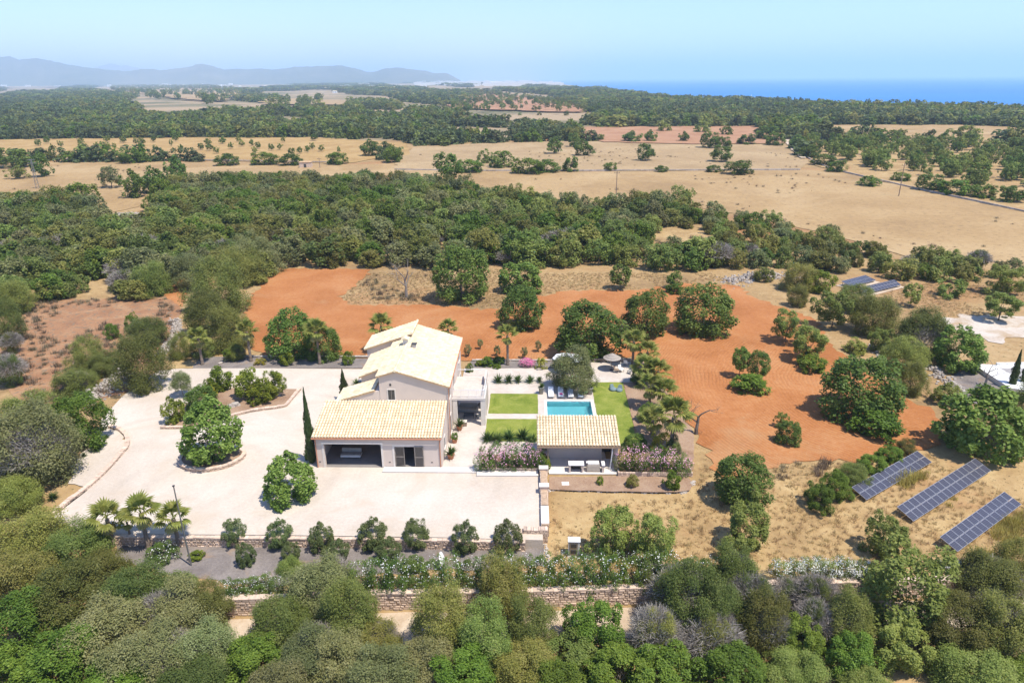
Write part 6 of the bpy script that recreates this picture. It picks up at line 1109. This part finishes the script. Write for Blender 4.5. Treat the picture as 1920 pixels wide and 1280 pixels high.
# trees sprinkled over the far orchards
for f_, sp in ((FIELDS[0], 26), (FIELDS[1], 60), (FIELDS[2], 50), (FIELDS[4], 60), (FIELDS[5], 60)):
    xs = [p[0] for p in f_]; ys = [p[1] for p in f_]; n_ = int((max(xs) - min(xs)) * (max(ys) - min(ys)) / sp ** 2); X = rng.uniform(min(xs), max(xs), n_); Y = rng.uniform(min(ys), max(ys), n_); k = in_poly(X, Y, f_); X, Y = X[k], Y[k]
    w_ = rng.uniform(2.4, 4.2, len(X)) * (1 if sp < 36 else 2.0); pos += list(zip(X, Y, land_z(X, Y) + 5 * (Y > 800) + w_ * .5)); scl += list(zip(w_, w_, w_ * .8)); idx += list(rng.integers(4, 10, len(X)))
gn_scatter('far_woods', pos, scl, idx, FARM, 'dark pine and olive woods stretching to the coast', 'wood')

# ------------------------------------------------------------------ dry grass, weeds and low scrub
def tuft_mesh(name, mat_, seed, n, ln, wd):
    rng = np.random.default_rng(seed); az = rng.uniform(0, 6.28, n); el = rng.uniform(.7, 1.5, n); b = np.stack([rng.normal(size=n) * .18, rng.normal(size=n) * .18, np.zeros(n)], 1); d = np.stack([np.cos(az) * np.cos(el), np.sin(az) * np.cos(el), np.sin(el)], 1); s_ = np.stack([-np.sin(az), np.cos(az), np.zeros(n)], 1) * wd; L_ = (ln * rng.uniform(.6, 1.2, n))[:, None]
    v = np.stack([b - s_, b + s_, b + d * L_], 1).reshape(-1, 3); return mesh_obj('proto_' + name, v, np.arange(3 * n).reshape(n, 3), mat_, tint=rng.uniform(0, 1, n))
M['drygrass'] = leaf_mat('dry_grass_blades', ((.32, .215, .1), (.46, .33, .16), (.58, .45, .24)), .4, .03, .5); M['weed'] = leaf_mat('yellow_weeds', ((.24, .2, .05), (.38, .31, .07), (.5, .42, .12)), .25, .02, .4); M['brownscrub'] = leaf_mat('brown_scrub', ((.13, .1, .06), (.2, .155, .095), (.29, .23, .15)), .2, .05, .6)
TG = [tuft_mesh('tg%d' % i, M['drygrass'], i, 26, .5, .022) for i in range(3)]; TW = [tuft_mesh('tw%d' % i, M['weed'], 9 + i, 40, .7, .022) for i in range(2)]; TB = [tuft_mesh('tb%d' % i, M['brownscrub'], 19 + i, 60, .6, .02) for i in range(2)]
def strew(name, polys, sp, meshes, s0, s1, label, cat='grass', avoid=(), seed=3, patch=None):
    P = np.concatenate([scatter_poly(p, sp, seed + i, jitter=.5) for i, p in enumerate(polys)])
    for a in avoid: P = P[~in_poly(P[:, 0], P[:, 1], a)]
    if patch: P = P[vnoise(P[:, 0], P[:, 1], patch[0], seed) > patch[1]]
    s_ = RNG.uniform(s0, s1, len(P)); gn_scatter(name, np.column_stack([P, land_z(P[:, 0], P[:, 1]) + .0]), np.column_stack([s_, s_, s_ * RNG.uniform(.6, 1.1, len(P))]), RNG.integers(0, len(meshes), len(P)), meshes, label, cat)
DRY = [[(1040, 930), (1300, 930), (1322, 850), (1345, 905), (1430, 880), (1500, 868), (1660, 862), (1760, 838), (1960, 850), (1960, 1048), (1780, 1052), (1400, 1056), (1040, 1056)], [(640, 560), (690, 512), (930, 505), (1020, 512), (1330, 512), (1370, 525), (1300, 530), (1200, 542), (1060, 544), (1000, 558), (930, 578), (800, 570), (660, 570)], [(1690, 530), (1960, 540), (1960, 600), (1760, 590), (1640, 560)]]
strew('dry_grass', DRY, .62, TG, .4, .95, 'straw coloured dry grass on the slopes round the red field', patch=(6, -.75))
strew('yellow_weeds', [[(1790, 1020), (1850, 985), (1920, 950), (1960, 940), (1960, 985), (1860, 1030)], [(1700, 960), (1760, 940), (1800, 925), (1760, 965)], [(1660, 905), (1740, 880), (1745, 888), (1670, 925)]], .5, TW, .8, 1.5, 'yellow green weeds along the solar arrays', 'weeds', seed=8, patch=(3, -.3))
strew('brown_scrub', [[(30, 560), (320, 560), (330, 640), (240, 735), (60, 760), (10, 700)], [(650, 560), (700, 515), (830, 515), (920, 545), (820, 566)], [(1470, 868), (1560, 866), (1580, 880), (1500, 905), (1450, 910)], [(1230, 440), (1320, 440), (1320, 474), (1220, 482)]], 1.5, TB, .8, 1.9, 'low brown dry scrub on red soil and straw', 'scrub', seed=9, patch=(5, -.2))
strew('field_tussocks', [[(880, 340), (1520, 325), (1700, 356), (1940, 400), (1940, 480), (1700, 470), (1400, 400), (1000, 372)], [(0, 310), (300, 306), (280, 370), (100, 395), (0, 395)], [(780, 290), (1480, 272), (1500, 315), (760, 312)]], 7.0, TB, .8, 2.0, 'low tussocks dotted over the stubble fields', 'grass', seed=12, patch=(20, .1))

# ------------------------------------------------------------------ far buildings, poles, boat, hut
def far_house(px, py, w, d_, h, label, z=None):
    p = GL(px, py); e_ = empty('white_house', p, RNG.uniform(-.5, .5), label, 'house', 'white houses on the plain'); MB().box(-w / 2, w / 2, -d_ / 2, d_ / 2, -1, h).build('wall', M['white'], e_)
    m_ = MB(); m_.hexa([(-w / 2 - .3, -d_ / 2 - .3, h + .01), (w / 2 + .3, -d_ / 2 - .3, h + .01), (w / 2 + .3, d_ / 2 + .3, h + .01), (-w / 2 - .3, d_ / 2 + .3, h + .01)], [(-w / 2 - .3, 0, h + d_ * .16), (w / 2 + .3, 0, h + d_ * .16), (w / 2 + .3, .05, h + d_ * .16), (-w / 2 - .3, .05, h + d_ * .16)]); m_.build('roof', M['tile'], e_)
    for x in (-w / 4, w / 4): MB().box(x - w * .06, x + w * .06, -d_ / 2 - .05, -d_ / 2 - .002, h * .35, h * .65).build('window', M['glass'], e_)
for i, (x, y, w_) in enumerate(((450, 163, 26), (498, 163, 34), (558, 160, 24), (614, 168, 32), (628, 175, 22), (760, 182, 22), (780, 182, 24), (880, 174, 30), (190, 161, 36), (70, 183, 24), (100, 186, 20), (715, 168, 40), (740, 168, 40), (345, 160, 30), (1010, 168, 50))): far_house(x, y, w_ * .6, w_ * .36, 5.5 + w_ * .05, 'small white house among the trees of the distant plain')
mb = MB(); rg = random.Random(8)
for (x0, x1, y0, y1, n_) in ((780, 1080, 153, 162, 330), (640, 800, 158, 168, 30), (0, 450, 154.5, 164, 50), (1050, 1085, 156, 160, 14)):
    for _ in range(n_):
        p = GL(rg.uniform(x0, x1), rg.uniform(y0, y1)); 
        if p[0] > coast_x(p[1]) - 30 or p[1] > 9000: continue
        s_ = p[1] / 4500; w_ = rg.uniform(16, 46) * s_; mb.box(p[0] - w_ / 2, p[0] + w_ / 2, p[1] - 6, p[1] + 6, p[2] - 1, p[2] + rg.uniform(9, 17) * s_ ** .5, rg.random())
tag(mb.build('distant_town', M['white']), 'scattered white buildings of the distant coastal town', 'town', kind='stuff')
def utility_pole(px, py, topy, label, cross=True):
    p = GL(px, py); s = F / depth(p); h = (py - topy) / s; e_ = empty('utility_pole', p, .1, label, 'pole', 'utility poles in the fields'); MB().tube([(0, 0, -.2), (0, 0, h)], [.17, .11], 8).build('post', M['wood'], e_)
    if cross: MB().box(-.9, .9, -.06, .06, h - .7, h - .55).build('crossarm', M['wood'], e_); [MB().tube([(x, 0, h - .55), (x, 0, h - .3)], .06, 6).build('insulator', M['darkmetal'], e_) for x in (-.8, 0, .8)]
utility_pole(1155, 371, 322, 'wooden utility pole at the near edge of tan field'); utility_pole(1685, 368, 308, 'wooden utility pole on the right of tan field'); utility_pole(600, 315, 296, 'short utility pole beside the small stone hut')
p = GL(71, 354); s = F / depth(p); h = 54 / s; e_ = empty('lattice_pylon', p, .3, 'lattice steel pylon on the left stubble field', 'pylon'); mb = MB()
for sx in (-1, 1):
    for sy in (-1, 1): mb.tube([(sx * .55, sy * .55, -.2), (sx * .16, sy * .16, h)], .06, 5)
for k in range(9):
    a, b = k / 9, (k + 1) / 9; wa, wb = .55 - .39 * a, .55 - .39 * b
    for sy in (-1, 1): mb.tube([(-wa, sy * wa, h * a), (wb, sy * wb, h * b)], .03, 4); mb.tube([(sy * wa, wa, h * a), (sy * wb, -wb, h * b)], .03, 4)
mb.build('tower', M['metal'], e_); mb = MB(); [mb.box(-1.3, 1.3, -.08, .08, z, z + .14) for z in (h - .3, h - 1.5)]; mb.build('crossarm', M['metal'], e_)
p = GL(574, 314); e_ = empty('stone_hut', p, .1, 'small stone hut at the edge of the left field', 'hut'); MB().box(-2.6, 2.6, -2, 2, -.2, 2.4).build('wall', M['stone'], e_); MB().box(-2.8, 2.8, -2.2, 2.2, 2.41, 2.6).build('roof', M['tile_base'], e_); MB().box(-.6, .5, -2.04, -2.001, -.1, 1.7).build('door', M['dark'], e_)
p = GL(1484, 248); e_ = empty('farm_shed', p, .1, 'low farm building at the head of the farm track', 'house'); MB().box(-5, 5, -3, 3, -.2, 2.6).build('wall', M['plaster'], e_); MB().hexa([(-5.3, -3.3, 2.61), (5.3, -3.3, 2.61), (5.3, 3.3, 2.61), (-5.3, 3.3, 2.61)], [(-5.3, -.1, 3.9), (5.3, -.1, 3.9), (5.3, .1, 3.9), (-5.3, .1, 3.9)]).build('roof', M['tile'], e_); MB().box(-1, 1, -3.05, -3.002, -.1, 1.9).build('door', M['dark'], e_)
sheet('farm_track', [(1462, 254), (1472, 252), (1486, 268), (1500, 284), (1512, 296), (1502, 296), (1486, 282)], .56, 'lane', .3, 5)
def far_wall(name, pxs, h, label): stone_wall(name, [GL(x, y) for x, y in pxs], h, .6, -.2, label, size=1.2, coping=False, mat='palestone')
far_wall('field_wall', [(740, 319), (900, 321), (1100, 321), (1300, 320), (1500, 319)], .8, 'pale dry stone wall between pale field and tan field'); far_wall('field_wall', [(1505, 290), (1530, 306), (1560, 318), (1620, 332), (1720, 355), (1830, 378), (1940, 402)], .75, 'dry stone wall along the right side of tan field'); far_wall('field_wall', [(0, 300), (200, 299), (420, 302), (640, 306)], .9, 'dry stone wall below the golden field')
e_ = empty('sailboat', (*G(1409, 183, SEAZ)[:2], SEAZ), .4, 'white sailboat on the blue sea near the coast', 'boat'); s = F / depth(G(1409, 183, SEAZ)); u = 1 / s
MB().hexa([(-2.4 * u, -.5 * u, 0), (2.4 * u, -.5 * u, 0), (2.4 * u, .5 * u, 0), (-2.4 * u, .5 * u, 0)], [(-2.8 * u, -.7 * u, .9 * u), (3.2 * u, -.1 * u, .9 * u), (3.2 * u, .1 * u, .9 * u), (-2.8 * u, .7 * u, .9 * u)]).build('hull', M['white'], e_); MB().tube([(.2 * u, 0, .9 * u), (.2 * u, 0, 6.5 * u)], .1 * u, 6).build('mast', M['metal'], e_)
MB().hexa([(.1 * u, -.05 * u, 1.2 * u), (-2.2 * u, -.05 * u, 1.2 * u), (.1 * u, -.05 * u, 6.2 * u)], [(.1 * u, .05 * u, 1.2 * u), (-2.2 * u, .05 * u, 1.2 * u), (.1 * u, .05 * u, 6.2 * u)]).build('sail', M['fabric'], e_)

# ------------------------------------------------------------------ haze: even, pale air round the whole place
hz = MB(); hz.box(-22000, 36000, -200, 41000, -60, 560); ob = hz.build('haze', None); tag(ob, 'thin pale blue haze over the whole landscape', 'haze', kind='stuff')
m = bpy.data.materials.new('haze_air'); m.use_nodes = True; nt = m.node_tree; nt.nodes.remove(nt.nodes['Principled BSDF']); pv = nt.nodes.new('ShaderNodeVolumePrincipled')
pv.inputs['Color'].default_value = (.6, .79, 1.0, 1); pv.inputs['Density'].default_value = 0.00013; pv.inputs['Anisotropy'].default_value = 0.0
nt.links.new(pv.outputs[0], nt.nodes['Material Output'].inputs['Volume']); ob.data.materials.append(m)
